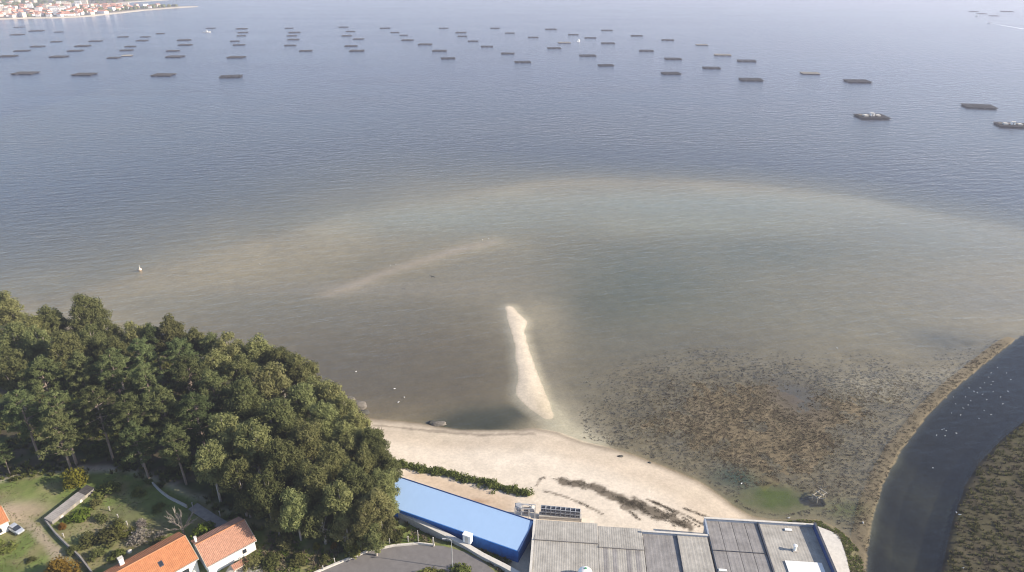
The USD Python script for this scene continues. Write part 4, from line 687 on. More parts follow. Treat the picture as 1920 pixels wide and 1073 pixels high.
def house(name, label, c, ang, L, run1, run2, zr, ze, m, base=3.6, chimneys=(), skylights=(), gable='white_paint', windows=()):
    """Ridge along local x through the origin; run1 towards -y (front), run2 towards +y."""
    t = thing(name, label, 'house', (c[0], c[1], 0), ang); drop1 = zr-ze; drop2 = drop1*run2/run1
    tiles(L, run1, drop1, zr, -1, int(L/0.32), m, t); tiles(L, run2, drop2, zr, 1, int(L/0.32), m, t)
    obj('ridge', MB().tube([(-L/2, 0, zr+.03), (L/2, 0, zr+.03)], [.14, .14], 8).mesh(), 'ridge_tile', t, 40)
    x0, x1, y0, y1 = -L/2+.3, L/2-.3, -run1+.45, run2-.45; g = lambda y: zr-.16-drop1/run1*abs(y)
    obj('front_wall', box(x0, x1, y0, y0+.25, base, g(y0)-.02), gable, t); obj('back_wall', box(x0, x1, y1-.25, y1, base, g(y1)-.02), gable, t)
    for xx in (x0+.002, x1-.252):
        pr = [(y0+.253, base), (y1-.253, base), (y1-.253, g(y1-.253)), (0, g(0)), (y0+.253, g(y0+.253))]; v = [(xx, a, b) for a, b in pr]+[(xx+.25, a, b) for a, b in pr]; f = [(0, 2, 1), (0, 3, 2), (0, 4, 3), (5, 6, 7), (5, 7, 8), (5, 8, 9)]
        for i in range(5): j = (i+1) % 5; f += [(i, j, 5+j), (i, 5+j, 5+i)]
        obj('gable_wall', (v, f), gable, t)
    for xx in (-L/2-.06, L/2+.01):
        v = [(xx, -run1-.05, ze-.12), (xx+.05, -run1-.05, ze-.12), (xx+.05, 0, zr-.1), (xx, 0, zr-.1), (xx, -run1-.05, ze+.08), (xx+.05, -run1-.05, ze+.08), (xx+.05, 0, zr+.12), (xx, 0, zr+.12)]
        obj('barge_board', (v, [(0, 2, 1), (0, 3, 2), (4, 5, 6), (4, 6, 7), (0, 1, 5), (0, 5, 4), (1, 2, 6), (1, 6, 5), (2, 3, 7), (2, 7, 6), (3, 0, 4), (3, 4, 7)]), 'cream_paint', t)
    obj('gutter', box(-L/2, L/2, -run1-.14, -run1-.03, ze-.12, ze-.01), 'pale_concrete', t)
    for (cx_, cy_, w_, h_) in chimneys:
        zc_ = g(cy_); ch_ = obj('chimney', bevel_box(cx_-w_, cx_+w_, cy_-w_, cy_+w_, zc_-.3, zc_+h_, .03), 'white_paint', t); obj('chimney_cap', bevel_box(cx_-w_-.08, cx_+w_+.08, cy_-w_-.08, cy_+w_+.08, zc_+h_+.003, zc_+h_+.12, .02), 'pale_concrete', t)
    s = drop1/run1; q = math.sqrt(1+s*s)
    for (cx_, cy_) in skylights:
        up = .12; cor = [(cx_+dx, cy_+dy, zr-s*abs(cy_+dy)+up) for dx, dy in ((-.42, -.55), (.42, -.55), (.42, .55), (-.42, .55))]; low = [(a, b, c-.25) for a, b, c in cor]
        fr = obj('skylight', (low+cor, [(4, 5, 6), (4, 6, 7), (0, 1, 5), (0, 5, 4), (1, 2, 6), (1, 6, 5), (2, 3, 7), (2, 7, 6), (3, 0, 4), (3, 4, 7)]), 'seam_dark', t)
        obj('pane', ([(cx_+dx*.8, cy_+dy*.8, zr-s*abs(cy_+dy*.8)+up+.01) for dx, dy in ((-.42, -.55), (.42, -.55), (.42, .55), (-.42, .55))], [(0, 1, 2), (0, 2, 3)]), 'dark_glass', fr)
    for (xc, w_, z0, z1) in windows:
        wn = obj('window', MB().box(xc-w_, xc+w_, y0-.05, y0-.003, z0, z0+.08).box(xc-w_, xc+w_, y0-.05, y0-.003, z1-.08, z1).box(xc-w_, xc-w_+.08, y0-.05, y0-.003, z0+.083, z1-.083).box(xc+w_-.08, xc+w_, y0-.05, y0-.003, z0+.083, z1-.083).mesh(), 'pale_concrete', t); obj('pane', box(xc-w_+.083, xc+w_-.083, y0-.03, y0-.006, z0+.083, z1-.083), 'dark_glass', wn)
    return t, g
ra, rb = P(347, 1004.5, 10.4), P(224, 1070.5, 10.4); ang = math.atan2(*(ra-rb)[1::-1]); LA = 21.0; c = ra[:2]-LA/2*np.array([math.cos(ang), math.sin(ang)])
house('orange_roof_house', 'white house with plain orange roof and two skylights, left of the tiled house', c, ang, LA, 5.6, 4.2, 10.4, 7.9, 'orange_tile', 3.4, [(-LA/2+9.1, 2.7, .42, 1.9)], [(LA/2-6.3, -2.8), (LA/2-15.0, -2.9)], 'white_paint', [(LA/2-3.2, 1.1, 5.0, 6.7), (LA/2-7.5, .7, 5.2, 6.7)])
ra, rb = P(456, 976, 9.4), P(369, 1021, 9.4); ang = math.atan2(*(ra-rb)[1::-1]); LA = np.linalg.norm(ra-rb)+.6; c = (ra+rb)[:2]/2
house('tiled_house', 'small white house with weathered pink tile roof beside the orange roof', c, ang, LA, 5.2, 3.6, 9.4, 7.1, 'weathered_tile', 3.4, [(-LA/2+.6, 1.6, .22, 1.5)], [], 'white_paint', [(2.6, .5, 5.0, 6.2)])
p = P(450, 1052, 5.8); po = thing('porch', 'small red-tiled porch against the front of the tiled house', 'porch', (p[0], p[1]-.6, 3.5), ang)
tiles(3.4, 1.6, .5, 2.9, -1, 10, 'weathered_tile', po); [obj('post', bevel_box(xx-.08, xx+.08, -1.5, -1.34, 0, 2.4, .02), 'white_paint', po) for xx in (-1.5, 1.5)]; obj('beam', box(-1.6, 1.6, -1.55, -1.3, 2.402, 2.52), 'cream_paint', po)
p = P(452, 1076, 4.2); pt = obj('patio', sheet([tuple(p[:2]+np.array(q)) for q in ((-4, -3), (3.5, -3), (4.5, 1), (1.5, 4), (-3, 2.5))], 4.35), 'concrete'); tag(pt, kind='structure')
p = P(-14, 990, 6.5); house('white_house', 'white house corner with orange roof edge at the left border, beside the car', (p[0]-3.2, p[1]+1.0), math.radians(48), 9.0, 4.0, 4.0, 8.6, 6.9, 'orange_tile', 3.4, [], [], 'white_paint', [(2.2, .6, 4.6, 5.9)])
# long shed with a grey sheet roof
a_, b_ = P(82, 972, 5.6), P(163, 909, 5.6); ang = math.atan2(*(b_-a_)[1::-1]); LS = np.linalg.norm(b_-a_); ls = thing('garden_shed', 'long narrow lean-to shed with grey corrugated roof at the top of the garden', 'shed', (a_[0], a_[1], 0), ang)
WS = 2.2
for i in range(9): obj('roof_sheet', ribbed(LS*i/9+.008, LS*(i+1)/9-.008, -WS, 0, 5.15, 5.6, 3, .05), 'timber' if i > 6 else 'grey_sheet_dark', ls)
obj('back_wall', box(0.1, LS-.1, -.25, -.08, 3.4, 5.5), 'dark_concrete', ls); obj('front_wall', box(0.1, LS-.1, -WS+.12, -WS+.28, 3.4, 5.1), 'dark_concrete', ls)
for xx in (.1, LS-.28): obj('end_wall', box(xx, xx+.18, -WS+.285, -.255, 3.4, 5.1), 'concrete', ls)
for xx in (2.0, 5.5, 9.0):
    if xx < LS-1: obj('door', box(xx, xx+.9, -WS+.08, -WS+.117, 3.6, 5.0), 'pale_timber', ls)
# garden walls and posts
gw = thing('garden_wall', 'low concrete wall down the left side of the garden below the shed', 'wall'); l = LineString([P2(a, b, 4.8) for a, b in [(84, 974), (104, 1000), (126, 1022), (150, 1044), (172, 1073)]])
for i in range(6): obj('wall_section', strip(list(shapely.ops.substring(l, l.length*i/6+.01, l.length*(i+1)/6-.01).coords), .3, 3.2, 5.1).mesh(), 'dark_concrete', gw)
sw_ = thing('boundary_wall', 'pale low wall running from the dark wood towards the tiled house', 'wall'); l = LineString([P2(a, b, 4.6) for a, b in [(286, 906), (300, 920), (316, 932), (334, 941), (350, 949)]])
for i in range(7): obj('wall_section', strip(list(shapely.ops.substring(l, l.length*i/7+.01, l.length*(i+1)/7-.01).coords), .32, 3.0, 4.9).mesh(), 'concrete', sw_)
l = LineString([P2(a, b, 4.3) for a, b in [(362, 950), (380, 962), (402, 976), (425, 990)]]); pth = obj('path', strip(list(l.coords), 2.4, 4.3, 4.5).mesh(), 'dark_concrete'); tag(pth, kind='structure')
for i, (a, b) in enumerate([(222, 972), (239, 985), (206, 958), (362, 952), (413, 968), (120, 1008), (266, 1000)]):
    p = PG(a, b); lab = ['pale post in the garden below the light olive bush', 'pale post at the right of the garden fence', 'pale post at the upper corner of the garden', 'white post where the pale wall meets the path', 'white post on the path above the tiled house', 'short pale post by the left garden wall', 'pale post beside the dry grey bush'][i]
    q = thing('garden_post', lab, 'post', (p[0], p[1], p[2]-.1)); hh = 1.5 if i in (3, 4) else 1.2; obj('shaft', bevel_box(-.09, .09, -.09, .09, 0, hh, .02), 'concrete', q); obj('cap', bevel_box(-.16, .16, -.16, .16, hh+.003, hh+.1, .02), 'concrete', q)
# car
def loft(sections):
    n = len(sections[0]); v = np.vstack(sections); f = []
    for i in range(len(sections)-1):
        for j in range(n): a, b = i*n+j, i*n+(j+1) % n; f += [(a, b, b+n), (a, b+n, a+n)]
    m = len(sections)-1
    for j in range(1, n-1): f += [(0, j+1, j), (m*n, m*n+j, m*n+j+1)]
    return v, np.array(f)
a_, b_ = P(13, 982, 4.8), P(47, 1002, 4.8); ang = math.atan2(*(b_-a_)[1::-1]); p = (a_+b_)/2; car = thing('parked_car', 'silver hatchback car parked beside the white house at the left border', 'car', (p[0], p[1], G(p[0], p[1])), ang)
def ring(x, w, z0, z1): return [(x, -w*.92, z0), (x, w*.92, z0), (x, w, (z0+z1)/2), (x, w*.9, z1), (x, -w*.9, z1), (x, -w, (z0+z1)/2)]
obj('body', loft([ring(-2.1, .72, .45, .8), ring(-2.0, .84, .28, .95), ring(-.9, .88, .25, 1.0), ring(.8, .88, .25, .98), ring(1.8, .82, .28, .82), ring(2.1, .68, .4, .66)]), 'silver_paint', car, 35)
obj('cabin', loft([ring(-1.85, .70, .93, .97), ring(-1.35, .70, .9, 1.42), ring(.1, .70, .9, 1.46), ring(1.1, .68, .88, .93)]), 'dark_glass', car, 25); obj('roof', bevel_box(-1.3, .05, -.62, .62, 1.445, 1.5, .02), 'silver_paint', car)
for xx in (-1.3, 1.35):
    for yy in (-.80, .80): wh = obj('wheel', MB().tube([(xx, yy-.1, .32), (xx, yy+.1, .32)], [.32, .32], 16).mesh(), 'rubber', car, 40); obj('hub', MB().tube([(xx, yy+.105*np.sign(yy), .32), (xx, yy+.13*np.sign(yy), .32)], [.19, .19], 10).mesh(), 'steel', wh)
for yy in (-.55, .55): obj('headlight', bevel_box(1.92, 2.06, yy-.16, yy+.16, .6, .74, .03), 'white_paint', car); obj('tail_light', bevel_box(-2.12, -2.03, yy-.12, yy+.12, .66, .82, .02), 'orange_tile', car)
# wooden ruin by the pond
p = PG(1535, 938); wr_ = thing('wooden_frame', 'broken pale wooden frame leaning beside the small dark pool', 'wooden frame', (p[0], p[1], .2), .55)
for q in (((-1.6, -.6, -.3), (-1.4, -.5, 1.5)), ((1.5, -.7, -.3), (1.3, -.6, 1.7)), ((-1.5, .9, -.3), (-1.6, .8, 1.3)), ((1.6, .9, -.3), (1.5, .9, 1.6))): obj('post', MB().tube(q, [.13, .11], 6).mesh(), 'pale_timber', wr_)
for q in (((-1.9, -.55, 1.2), (1.7, -.6, 1.6)), ((-1.8, .85, 1.1), (1.9, .9, 1.4)), ((-1.5, -.9, 1.35), (-1.6, 1.2, 1.2)), ((0, -.9, 1.5), (.2, 1.3, 1.3)), ((1.4, -.9, 1.65), (1.5, 1.2, 1.5)), ((-2.2, 1.4, .2), (-.3, -1.4, 1.2))): obj('beam', MB().tube(q, [.12, .12], 6).mesh(), 'pale_timber', wr_)
# rocks and beach litter
def rock(seed, r, m='rock', flat=.6):
    t = trimesh.creation.icosphere(subdivisions=3, radius=1.0); v = t.vertices*(0.65+0.7*meshkit.fbm(t.vertices*1.3+seed*5.1, 4, seed))[:, None]; v = v*np.array([r[0], r[1], r[2]]); return (v, t.faces)
RK = [('large pale rock at the end of the wood on the shore', 672, 764, (2.6, 1.9, 1.5), 'rock'), ('dark boulder in front of the large pale shore rock', 683, 776, (1.5, 1.2, 1.0), 'dark_rock'), ('flat brown rock lying on the waterline of the beach', 822, 796, (2.3, 1.1, .7), 'rock'), ('dark rock touching the flat brown waterline rock', 811, 794, (1.3, .9, .6), 'dark_rock'), ('dark flat stone on the open sand', 1163, 856, (.8, .45, .25), 'dark_rock'),
      ('small dark stone on the sand near the mud flat', 1218, 868, (.45, .35, .25), 'dark_rock'), ('pale rock behind the wood on the shore', 655, 752, (1.8, 1.3, 1.0), 'rock'), ('whitish stone in the garden beside the fresh green bush', 150, 941, (.6, .5, .7), 'pale_concrete'), ('whitish stone at the left of the garden', 115, 970, (.6, .5, .6), 'pale_concrete'), ('whitish stone heap beside the white chimney', 243, 1035, (.6, .5, .4), 'pale_concrete')]
for i, (lab, a, b, r, m) in enumerate(RK):
    p = PG(a, b); o = obj('rock', rock(i+1, r, m), m, None, True); UsdGeom.Xformable(o).AddTranslateOp().Set(Gf.Vec3d(float(p[0]), float(p[1]), max(p[2], 0)+r[2]*.15)); tag(o, lab, 'rock')
# ------------------------------------------------------------------ birds, buoy
gp = klass('gull'); sph = lambda c, r, n=2: (lambda t: np.array(t.vertices)*np.array(r)+np.array(c))(trimesh.creation.icosphere(subdivisions=n))
tb = hull(np.vstack([sph((0, 0, .10), (.22, .10, .09)), [(-.36, 0, .14)], sph((.16, 0, .16), (.08, .06, .08))])); hb = hull(np.vstack([sph((.22, 0, .27), (.07, .055, .06)), sph((.17, 0, .16), (.07, .05, .05))])); m3 = MB().add(*tb).add(*hb); obj('body', m3.mesh(), 'gull_white', gp, 60)
obj('wing', hull(np.vstack([sph((-.03, .085, .15), (.2, .03, .06)), [(-.40, .02, .17)]])), 'gull_grey', gp, 60); obj('wing', hull(np.vstack([sph((-.03, -.085, .15), (.2, .03, .06)), [(-.40, -.02, .17)]])), 'gull_grey', gp, 60); obj('beak', hull([(.28, .02, .27), (.28, -.02, .27), (.28, 0, .25), (.28, 0, .29), (.36, 0, .26)]), 'beak_yellow', gp)
grng = random.Random(9)
CREEKG = [(1854, 708), (1862, 716), (1858, 722), (1846, 718), (1838, 728), (1832, 737), (1826, 735), (1842, 740), (1815, 760), (1801, 779), (1792, 758), (1784, 775), (1770, 805), (1774, 808), (1766, 806), (1756, 817), (1772, 818), (1793, 813), (1749, 878), (1880, 758), (1876, 745), (1858, 700), (1870, 690), (1887, 700), (1895, 712), (1810, 745), (1820, 752), (1806, 766), (1850, 750), (1862, 735), (1845, 770), (1835, 785), (1858, 778), (1788, 745), (1890, 735), (1817, 728)]
for gi, (a, b) in enumerate(sorted(CREEKG)):
    p = P(a, b, 0); thing('gull', f'white gull, {ORD[gi+1]} from the left of the flock floating on the dark creek', 'gull', (p[0], p[1], .0), grng.uniform(0, 6.28), 'gulls floating on the creek', .8*grng.uniform(.8, 1.1), gp.GetPath())
for a, b, lab in [(1793, 962, 'white gull standing on the marsh edge, upper of two'), (1799, 966, 'white gull standing on the marsh edge, lower of two'), (1618, 981, 'white gull on the creek bank beside the pavement'), (1390, 908, 'white gull on the mud above the green algae pool'), (1479, 972, 'white gull at the lower rim of the green algae pool'), (1569, 655, 'lone white gull on the shallows above the weed flat'),
                  (668, 699, 'lone white gull on the shallows beyond the wood'), (740, 731, 'white gull on the shallows, upper of three near the beach'), (758, 747, 'white gull on the shallows, rightmost of three near the beach'), (747, 756, 'white gull on the shallows, lowest of three near the beach'), (732, 499, 'white gull at the middle of the pale underwater ridge'), (742, 497, 'white gull just right of the middle of the pale underwater ridge'),
                  (905, 451, 'white gull at the far end of the pale underwater ridge'), (916, 449, 'white gull at the very tip of the pale underwater ridge'), (488, 497, 'lone white gull on the water left of the pale ridge'), (1804, 1066, 'white gull in the marsh grass at the lower edge')]:
    p = PG(a, b); thing('gull', lab, 'gull', (p[0], p[1], max(p[2], -.03)), grng.uniform(0, 6.28), None, 1.15, gp.GetPath())
p = P(811, 519, 6.0); cm = thing('flying_bird', 'dark bird gliding low over the shallows left of the sandbar', 'bird', tuple(p), 1.0)
obj('body', hull(np.vstack([sph((0, 0, 0), (.4, .13, .12)), [(-.8, .12, 0), (-.8, -.12, 0), (.75, 0, .03)]])), 'gull_dark', cm, 60)
for s in (-1, 1): obj('wing', hull([(.2, .08*s, .05), (-.2, .08*s, .05), (.2, .7*s, .22), (-.15, .75*s, .22), (-.25, 1.5*s, .1), (-.1, 1.5*s, .1), (.2, .08*s, .0), (-.2, .08*s, .0)]), 'gull_dark', cm)
p = P(263, 507, 0); by = thing('buoy', 'small pale orange buoy floating on the open water above the wood', 'buoy', (p[0], p[1], -.1)); obj('float', trimesh.creation.revolve(np.array([(.001, 0), (.5, .1), (.7, .45), (.55, .85), (.2, 1.2), (.12, 1.5), (.001, 1.55)]), sections=16), 'buoy_orange', by, 50); obj('mast', MB().tube([(0, 0, 1.5), (0, 0, 2.5)], [.06, .05], 6).mesh(), 'white_paint', by)
# ------------------------------------------------------------------ mussel rafts
def proto_raft(name, seed, L=26.0, D=22.0, hut=0, ragged=0, beam='timber'):
    rng = np.random.default_rng(seed); k = klass(name)
    for i, xx in enumerate(np.linspace(-L*.4, L*.4, 3)):
        for yy in (-D*.33, D*.33): obj('float', MB().tube([(xx-2.4, yy, .1), (xx-2.1, yy, .1), (xx+2.1, yy, .1), (xx+2.4, yy, .1)], [.4, .75, .75, .4], 10).mesh(), 'raft_float', k, 40)
    for yy in np.linspace(-D*.42, D*.42, 5): obj('main_beam', box(-L/2, L/2, yy-.25, yy+.25, .75, 1.05), beam, k)
    n = 22
    for i, xx in enumerate(np.linspace(-L*.49, L*.49, n)):
        if ragged and rng.uniform() < .25: continue
        e = rng.uniform(-.5, .5) if not ragged else rng.uniform(-3.0, 1.5); obj('cross_beam', box(xx-.33, xx+.33, -D/2+max(0, e)*.5, D/2+e*.4, 1.055+.02*rng.uniform(), 1.25), beam, k)
    for xx in np.linspace(-L*.46, L*.46, 10):
        for yy in (-D*.2, 0, D*.2): pass
    mb = MB()
    for xx in np.linspace(-L*.47, L*.47, 16):
        for yy in np.linspace(-D*.45, D*.45, 9): mb.tube([(xx, yy, -.5), (xx, yy, .75)], [.06, .06], 3)
    tag(obj('mussel_ropes', mb.mesh(), 'wrack', k), kind='stuff')
    if hut:
        obj('hut', bevel_box(-1.6, 1.6, -1.5, 1.5, 1.26, 3.8, .05), 'white_paint', k); obj('hut_roof', bevel_box(-1.9, 1.9, -1.8, 1.8, 3.803, 4.05, .05), 'pale_concrete', k); obj('hut_door', box(-.45, .45, -1.56, -1.503, 1.3, 3.2), 'dark_concrete', k)
    if hut > 1: obj('deck_box', bevel_box(-8, -4.5, -3, 2, 1.26, 2.6, .06), 'pale_concrete', k); obj('deck_box', bevel_box(4.5, 7.2, -2, 3, 1.26, 2.4, .06), 'pale_concrete', k); obj('deck_planks', box(-10, 10, 3.2, 6.0, 1.26, 1.35), 'pale_timber', k)
    return k.GetPath()
RAFT = {'d': proto_raft('raft_plain', 1), 'r': proto_raft('raft_ragged', 2, ragged=1), 'h': proto_raft('raft_hut', 3, hut=2), 'p': proto_raft('raft_pale', 4, hut=0, beam='pale_timber')}
ROWS = [('nearest raft row', [(47, 136, 44, 'd'), (158, 138, 42, 'd'), (306, 139, 42, 'd'), (433, 142, 44, 'r'), (1258, 136, 38, 'd'), (1408, 148, 46, 'd'), (1519, 136, 36, 'p'), (1608, 151, 48, 'd'), (1635, 217, 60, 'h'), (1836, 198, 58, 'd'), (1899, 233, 60, 'h')]),
        ('second raft row from the beach', [(840, 108, 30, 'd'), (980, 115, 34, 'r'), (1102, 103, 34, 'r'), (1136, 121, 32, 'd'), (1262, 109, 34, 'd'), (1334, 126, 36, 'r'), (1355, 102, 34, 'p'), (1400, 113, 38, 'd'), (15, 104, 32, 'd'), (110, 105, 32, 'd'), (213, 107, 24, 'd'), (238, 103, 18, 'p'), (328, 105, 34, 'd'), (443, 106, 34, 'd')]),
        ('third raft row from the beach', [(41, 94, 28, 'd'), (141, 94, 28, 'd'), (237, 93, 24, 'd'), (324, 94, 24, 'd'), (573, 94, 26, 'd'), (669, 94, 30, 'd'), (824, 94, 30, 'd'), (952, 99, 28, 'd'), (1039, 89, 28, 'd'), (1212, 94, 30, 'd')]),
        ('fourth raft row from the beach', [(70, 86, 25, 'd'), (155, 85, 28, 'd'), (244, 86, 20, 'd'), (347, 83, 26, 'd'), (448, 83, 24, 'd'), (544, 84, 24, 'd'), (658, 85, 26, 'd'), (797, 82, 28, 'd'), (913, 86, 26, 'd'), (1058, 79, 26, 'p'), (1140, 80, 28, 'd'), (1316, 83, 24, 'p')]),
        ('fifth raft row from the beach', [(105, 77, 20, 'd'), (179, 76, 24, 'd'), (266, 75, 22, 'd'), (345, 74, 26, 'd'), (440, 76, 18, 'd'), (550, 73, 22, 'd'), (672, 72, 22, 'd'), (764, 74, 24, 'd'), (887, 76, 22, 'd'), (1000, 69, 22, 'd'), (1107, 70, 24, 'd'), (1252, 74, 26, 'd')]),
        ('sixth raft row from the beach', [(32, 64, 24, 'd'), (230, 68, 20, 'd'), (272, 68, 18, 'd'), (452, 66, 18, 'd'), (547, 66, 20, 'd'), (650, 66, 20, 'd'), (757, 65, 16, 'd'), (867, 67, 20, 'd'), (1075, 64, 22, 'd'), (1194, 66, 24, 'd')]),
        ('farthest raft row', [(68, 57, 26, 'd'), (36, 50, 18, 'd'), (110, 59, 14, 'd'), (300, 62, 16, 'd'), (395, 52, 18, 'd'), (453, 53, 22, 'd'), (455, 60, 20, 'd'), (542, 52, 16, 'd'), (552, 60, 24, 'd'), (644, 50, 20, 'd'), (657, 58, 18, 'd'), (722, 52, 22, 'd'), (740, 60, 18, 'd'), (832, 52, 20, 'd'), (864, 60, 22, 'd'), (928, 52, 20, 'd'), (956, 61, 20, 'd'), (1033, 54, 24, 'd'), (1138, 56, 24, 'd')]),
        ('distant group by the speedboat wake', [(1826, 21, 16, 'd'), (1841, 25, 16, 'd'), (1864, 29, 16, 'd'), (1888, 21, 22, 'd')])]
KINDW = {'d': 'dark timber mussel raft', 'r': 'ragged dark mussel raft', 'h': 'mussel raft with white hut', 'p': 'pale brownish mussel raft'}
for row, rafts in ROWS:
    n_ = {}
    for a, b, w_, kd in sorted(rafts):
        p = P(a, b, 1.5); n_[kd] = n_.get(kd, 0)+1; dist = math.hypot(p[1]*math.cos(PITCH)+118*math.sin(PITCH), 0); s = np.clip(w_*dist/FPX/26.0*.88, .55, 1.15)
        tot = sum(q[3] == kd for q in rafts)
        pos = '' if tot == 1 else f'{ORD[n_[kd]]} from the left, ' if n_[kd] < tot else 'rightmost one, '
        thing('mussel_raft', f'{KINDW[kd]}, {pos}in the {row}', 'raft', (p[0], p[1], 0), 0.16*(960-a)/960+0.13*math.sin(a*1.7), 'mussel rafts moored across the bay', (s, s, max(s, .75)), RAFT[kd])
# ------------------------------------------------------------------ boats
def boat(label, a, b, L, ang, cabin=True):
    p = P(a, b, 0); t = thing('boat', label, 'boat', (p[0], p[1], .0), ang); w_ = L*.16
    def sec(x, w, z): return [(x, -w*.55, -.5), (x, w*.55, -.5), (x, w, z), (x, w*.86, z), (x, w*.8, z-.5), (x, -w*.8, z-.5), (x, -w*.86, z), (x, -w, z)]
    obj('hull', loft([sec(-L/2, w_*.85, 1.2), sec(-L*.2, w_, 1.2), sec(L*.2, w_*.9, 1.35), sec(L*.42, w_*.4, 1.7), sec(L/2, w_*.06, 1.9)]), 'white_paint', t, 30)
    if cabin: obj('cabin', bevel_box(-L*.12, L*.14, -w_*.62, w_*.62, .7, 3.4, .15), 'white_paint', t); obj('cabin_window', box(-L*.10, L*.145, -w_*.64, w_*.64, 2.3, 2.95), 'dark_glass', t); obj('mast', MB().tube([(-L*.05, 0, 3.4), (-L*.05, 0, 6.5)], [.1, .06], 6).mesh(), 'white_paint', t)
    else: obj('windscreen', bevel_box(L*.05, L*.16, -w_*.6, w_*.6, 1.1, 1.8, .1), 'dark_glass', t); obj('engine', bevel_box(-L/2-.5, -L/2, -.35, .35, .3, 1.6, .1), 'gull_dark', t)
    return p
boat('white work boat moored at the far rafts, left half of the bay', 388, 61, 15, .1); boat('white work boat beside the pale raft in the middle of the bay', 1085, 78, 15, 1.3); boat('white mast boat among the distant rafts at the right', 1831, 31, 12, 1.4)
p0 = boat('small white speedboat racing left ahead of its foam wake', 1855, 44, 10, math.radians(172), False)
wp = np.array([P2(a, b, 0) for a, b in [(1857, 44.3), (1875, 47), (1895, 50.5), (1925, 55.5), (1960, 61), (2010, 69)]]); rngw = np.random.default_rng(5); v, f = [], []
q = np.array([LineString(wp).interpolate(t).coords[0] for t in np.linspace(0, LineString(wp).length, 60)]); tn = unit(np.gradient(q, axis=0)); nn = np.c_[-tn[:, 1], tn[:, 0]]
for i in range(60):
    w_ = (1.2+3.5*i/59)*rngw.uniform(.75, 1.2); v += [(*(q[i]+nn[i]*w_), .05), (*(q[i]), .35*(1-i/80)), (*(q[i]-nn[i]*w_), .05)]
for i in range(59): a = 3*i; f += [(a, a+3, a+4), (a, a+4, a+1), (a+1, a+4, a+5), (a+1, a+5, a+2)]
wk = obj('wake_foam', (np.array(v), np.array(f)), 'foam'); tag(wk, 'white foam wake trailing behind the small speedboat', 'foam', None, 'stuff')
# ------------------------------------------------------------------ the village across the bay
def proto_village(name, w, d, h, wallm, flat=False, st=2):
    k = klass(name); obj('wall', box(-w/2, w/2, -d/2, d/2, -2, h), wallm, k)
    if flat: obj('roof', bevel_box(-w/2-.2, w/2+.2, -d/2-.2, d/2+.2, h+.003, h+.5, .05), 'concrete', k)
    else:
        e = .5; z1 = h+d*.24; v = [(-w/2-e, -d/2-e, h-.1), (w/2+e, -d/2-e, h-.1), (w/2+e, d/2+e, h-.1), (-w/2-e, d/2+e, h-.1), (-w/2-e, 0, z1), (w/2+e, 0, z1)]; obj('roof', (v, [(0, 1, 5), (0, 5, 4), (2, 3, 4), (2, 4, 5), (0, 4, 3), (1, 2, 5), (0, 3, 2), (0, 2, 1)]), 'village_roof', k)
    for s in range(st):
        for i in range(max(2, int(w/3.5))): xx = -w/2+(i+.5)*w/max(2, int(w/3.5)); obj('window', box(xx-.6, xx+.6, -d/2-.06, -d/2-.003, .9+s*3, 2.3+s*3), 'window_dark', k)
    return k.GetPath()
VH = [('white red-roofed house', proto_village('village_white', 12, 9, 6.2, 'village_white')), ('cream red-roofed house', proto_village('village_cream', 13, 9, 6.5, 'village_cream')), ('pinkish red-roofed house', proto_village('village_pink', 11, 9, 6, 'village_pink')),
      ('white flat-roofed block', proto_village('village_block', 18, 11, 10, 'village_white', True, 3)), ('long white red-roofed hall', proto_village('village_hall', 26, 12, 5.5, 'village_white', False, 1)), ('cream flat-roofed block', proto_village('village_cream_block', 16, 11, 12, 'village_cream', True, 4))]
vr = random.Random(31); placed, village = [], []
def dens(a, b):
    if a < 190: return 1.0
    return 0.8 if a < 260 else 0.35
tries = 0
while len(placed) < 230 and tries < 60000:
    tries += 1; a = vr.uniform(-90, 345); b = vr.uniform(1, 35)
    lo = 13 if a < 110 else 8.5
    if a < 100 and 2 < b < 9 and vr.random() < .30: pass
    elif b < lo: continue
    if vr.random() > dens(a, b): continue
    X, Y, g_, d_ = PF(a, b)
    if d_ < 26 or any((X-u)**2+(Y-v_)**2 < 17**2 for u, v_ in placed): continue
    placed.append((X, Y)); r = vr.random(); village.append((a, b, X, Y, g_, 0 if r < .42 else 1 if r < .64 else 2 if r < .78 else 3 if r < .86 else 4 if r < .93 else 5))
BANDS = ['waterfront row', 'second row', 'third row', 'fourth row', 'fifth row', 'sixth row', 'hillside rows']
seen_ = {}
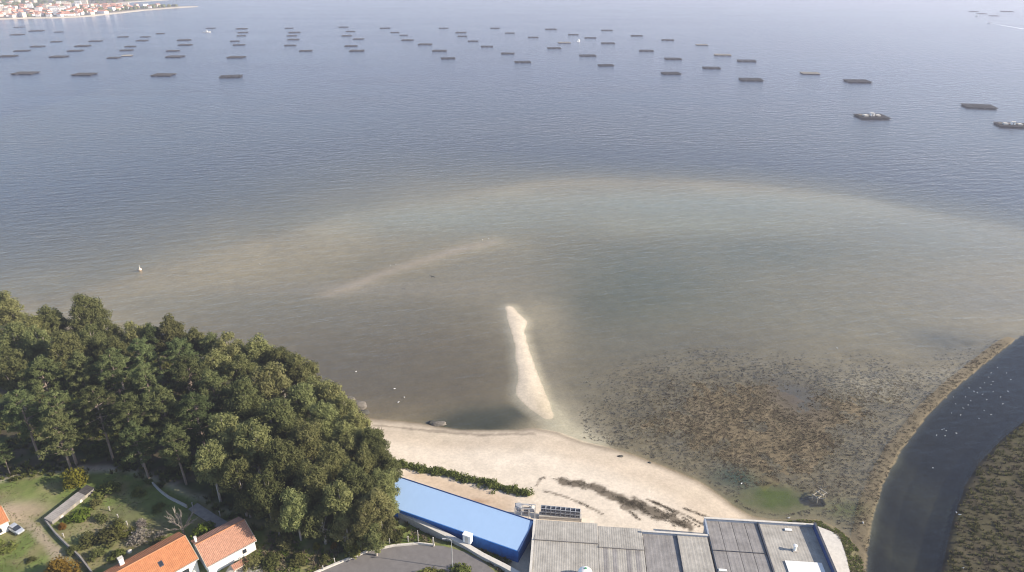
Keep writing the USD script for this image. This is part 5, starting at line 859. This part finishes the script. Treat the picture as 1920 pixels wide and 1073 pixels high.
for a, b, X, Y, g_, kd in sorted(village):
    sh_ = float(np.interp(a, [-100, 0, 110, 170, 220, 270, 345], [41, 37, 34.5, 31.5, 26, 20.5, 15])); bd = int(np.clip((sh_-b-1)/3.2, 0, 6)); seen_[(kd, bd)] = seen_.get((kd, bd), 0)+1
    thing('village_house', f'{VH[kd][0]}, {ORD[seen_[(kd, bd)]]} from the left in the far village {BANDS[bd]}', 'house', (X, Y, g_), vr.uniform(-.5, .5)+vr.choice((0, 1.57)), 'houses of the far village', vr.uniform(.8, 1.2), VH[kd][1])
for a, b, lab in ((148, 12.5, 'taller white apartment block rising in the middle of the far village'), (161, 13.5, 'taller cream apartment block rising beside the white one in the far village')):
    X, Y, g_, d_ = PF(a, b); thing('apartment_block', lab, 'apartment block', (X, Y, g_), .2, None, (1, 1, 1.7), VH[3 if 'white' in lab[:14] else 5][1])
# trees between the houses and on the hills: a far-off wood that reads as one mass
hr = np.random.default_rng(33); fm_ = MB(); cs = []
for _ in range(9000):
    x_, y_ = hr.uniform(-2600, -1120), hr.uniform(1850, 3050)
    if not fpoly.contains(Point(x_, y_)): continue
    cs.append((x_, y_))
cs = np.array(cs); dd = shapely.distance(fpoly.exterior, shapely.points(cs)); kz = far_h(cs[:, 0], cs[:, 1], dd); nn_ = fbm2(cs[:, 0], cs[:, 1], 90.0, 45); ok = (dd > 35) & ((nn_ > .52) | ((dd > 330) & (nn_ > .33))); cs, kz = cs[ok], kz[ok]
pl_ = np.array(placed); dmin = np.min(np.hypot(cs[:, None, 0]-pl_[None, :, 0], cs[:, None, 1]-pl_[None, :, 1]), 1); cs, kz = cs[dmin > 11], kz[dmin > 11]
tk_ = [rock(60+i, (4.5, 4.5, 4.2)) for i in range(3)]
scatter('far_trees', 'dark wooded cover on the hills behind the far village', 'trees', [(m_, ['eucalyptus_leaf', 'pine_needle', 'hedge_leaf'][i]) for i, m_ in enumerate(tk_)], np.c_[cs, kz+2.2], hr.uniform(.6, 1.4, len(cs)), hr.integers(0, 3, len(cs)), hr)
# ------------------------------------------------------------------ haze
HZ_TOP = 260.0
usdkit.material(stage, '/World/Looks/haze_air', {'v': ('principled_volume', {'color': (0.88, 0.86, 1.0), 'density': 0.00015, 'anisotropy': 0.2})}, [], volume='v.volume')
hz = usdkit.mesh(stage, '/World/haze', box(-9600, 9600, -1200, 14500, -10.5, HZ_TOP), usdkit.UsdShade.Material.Get(stage, '/World/Looks/haze_air'))
tag(hz, 'thin pale sea haze filling the air over the bay', 'haze', None, 'stuff')
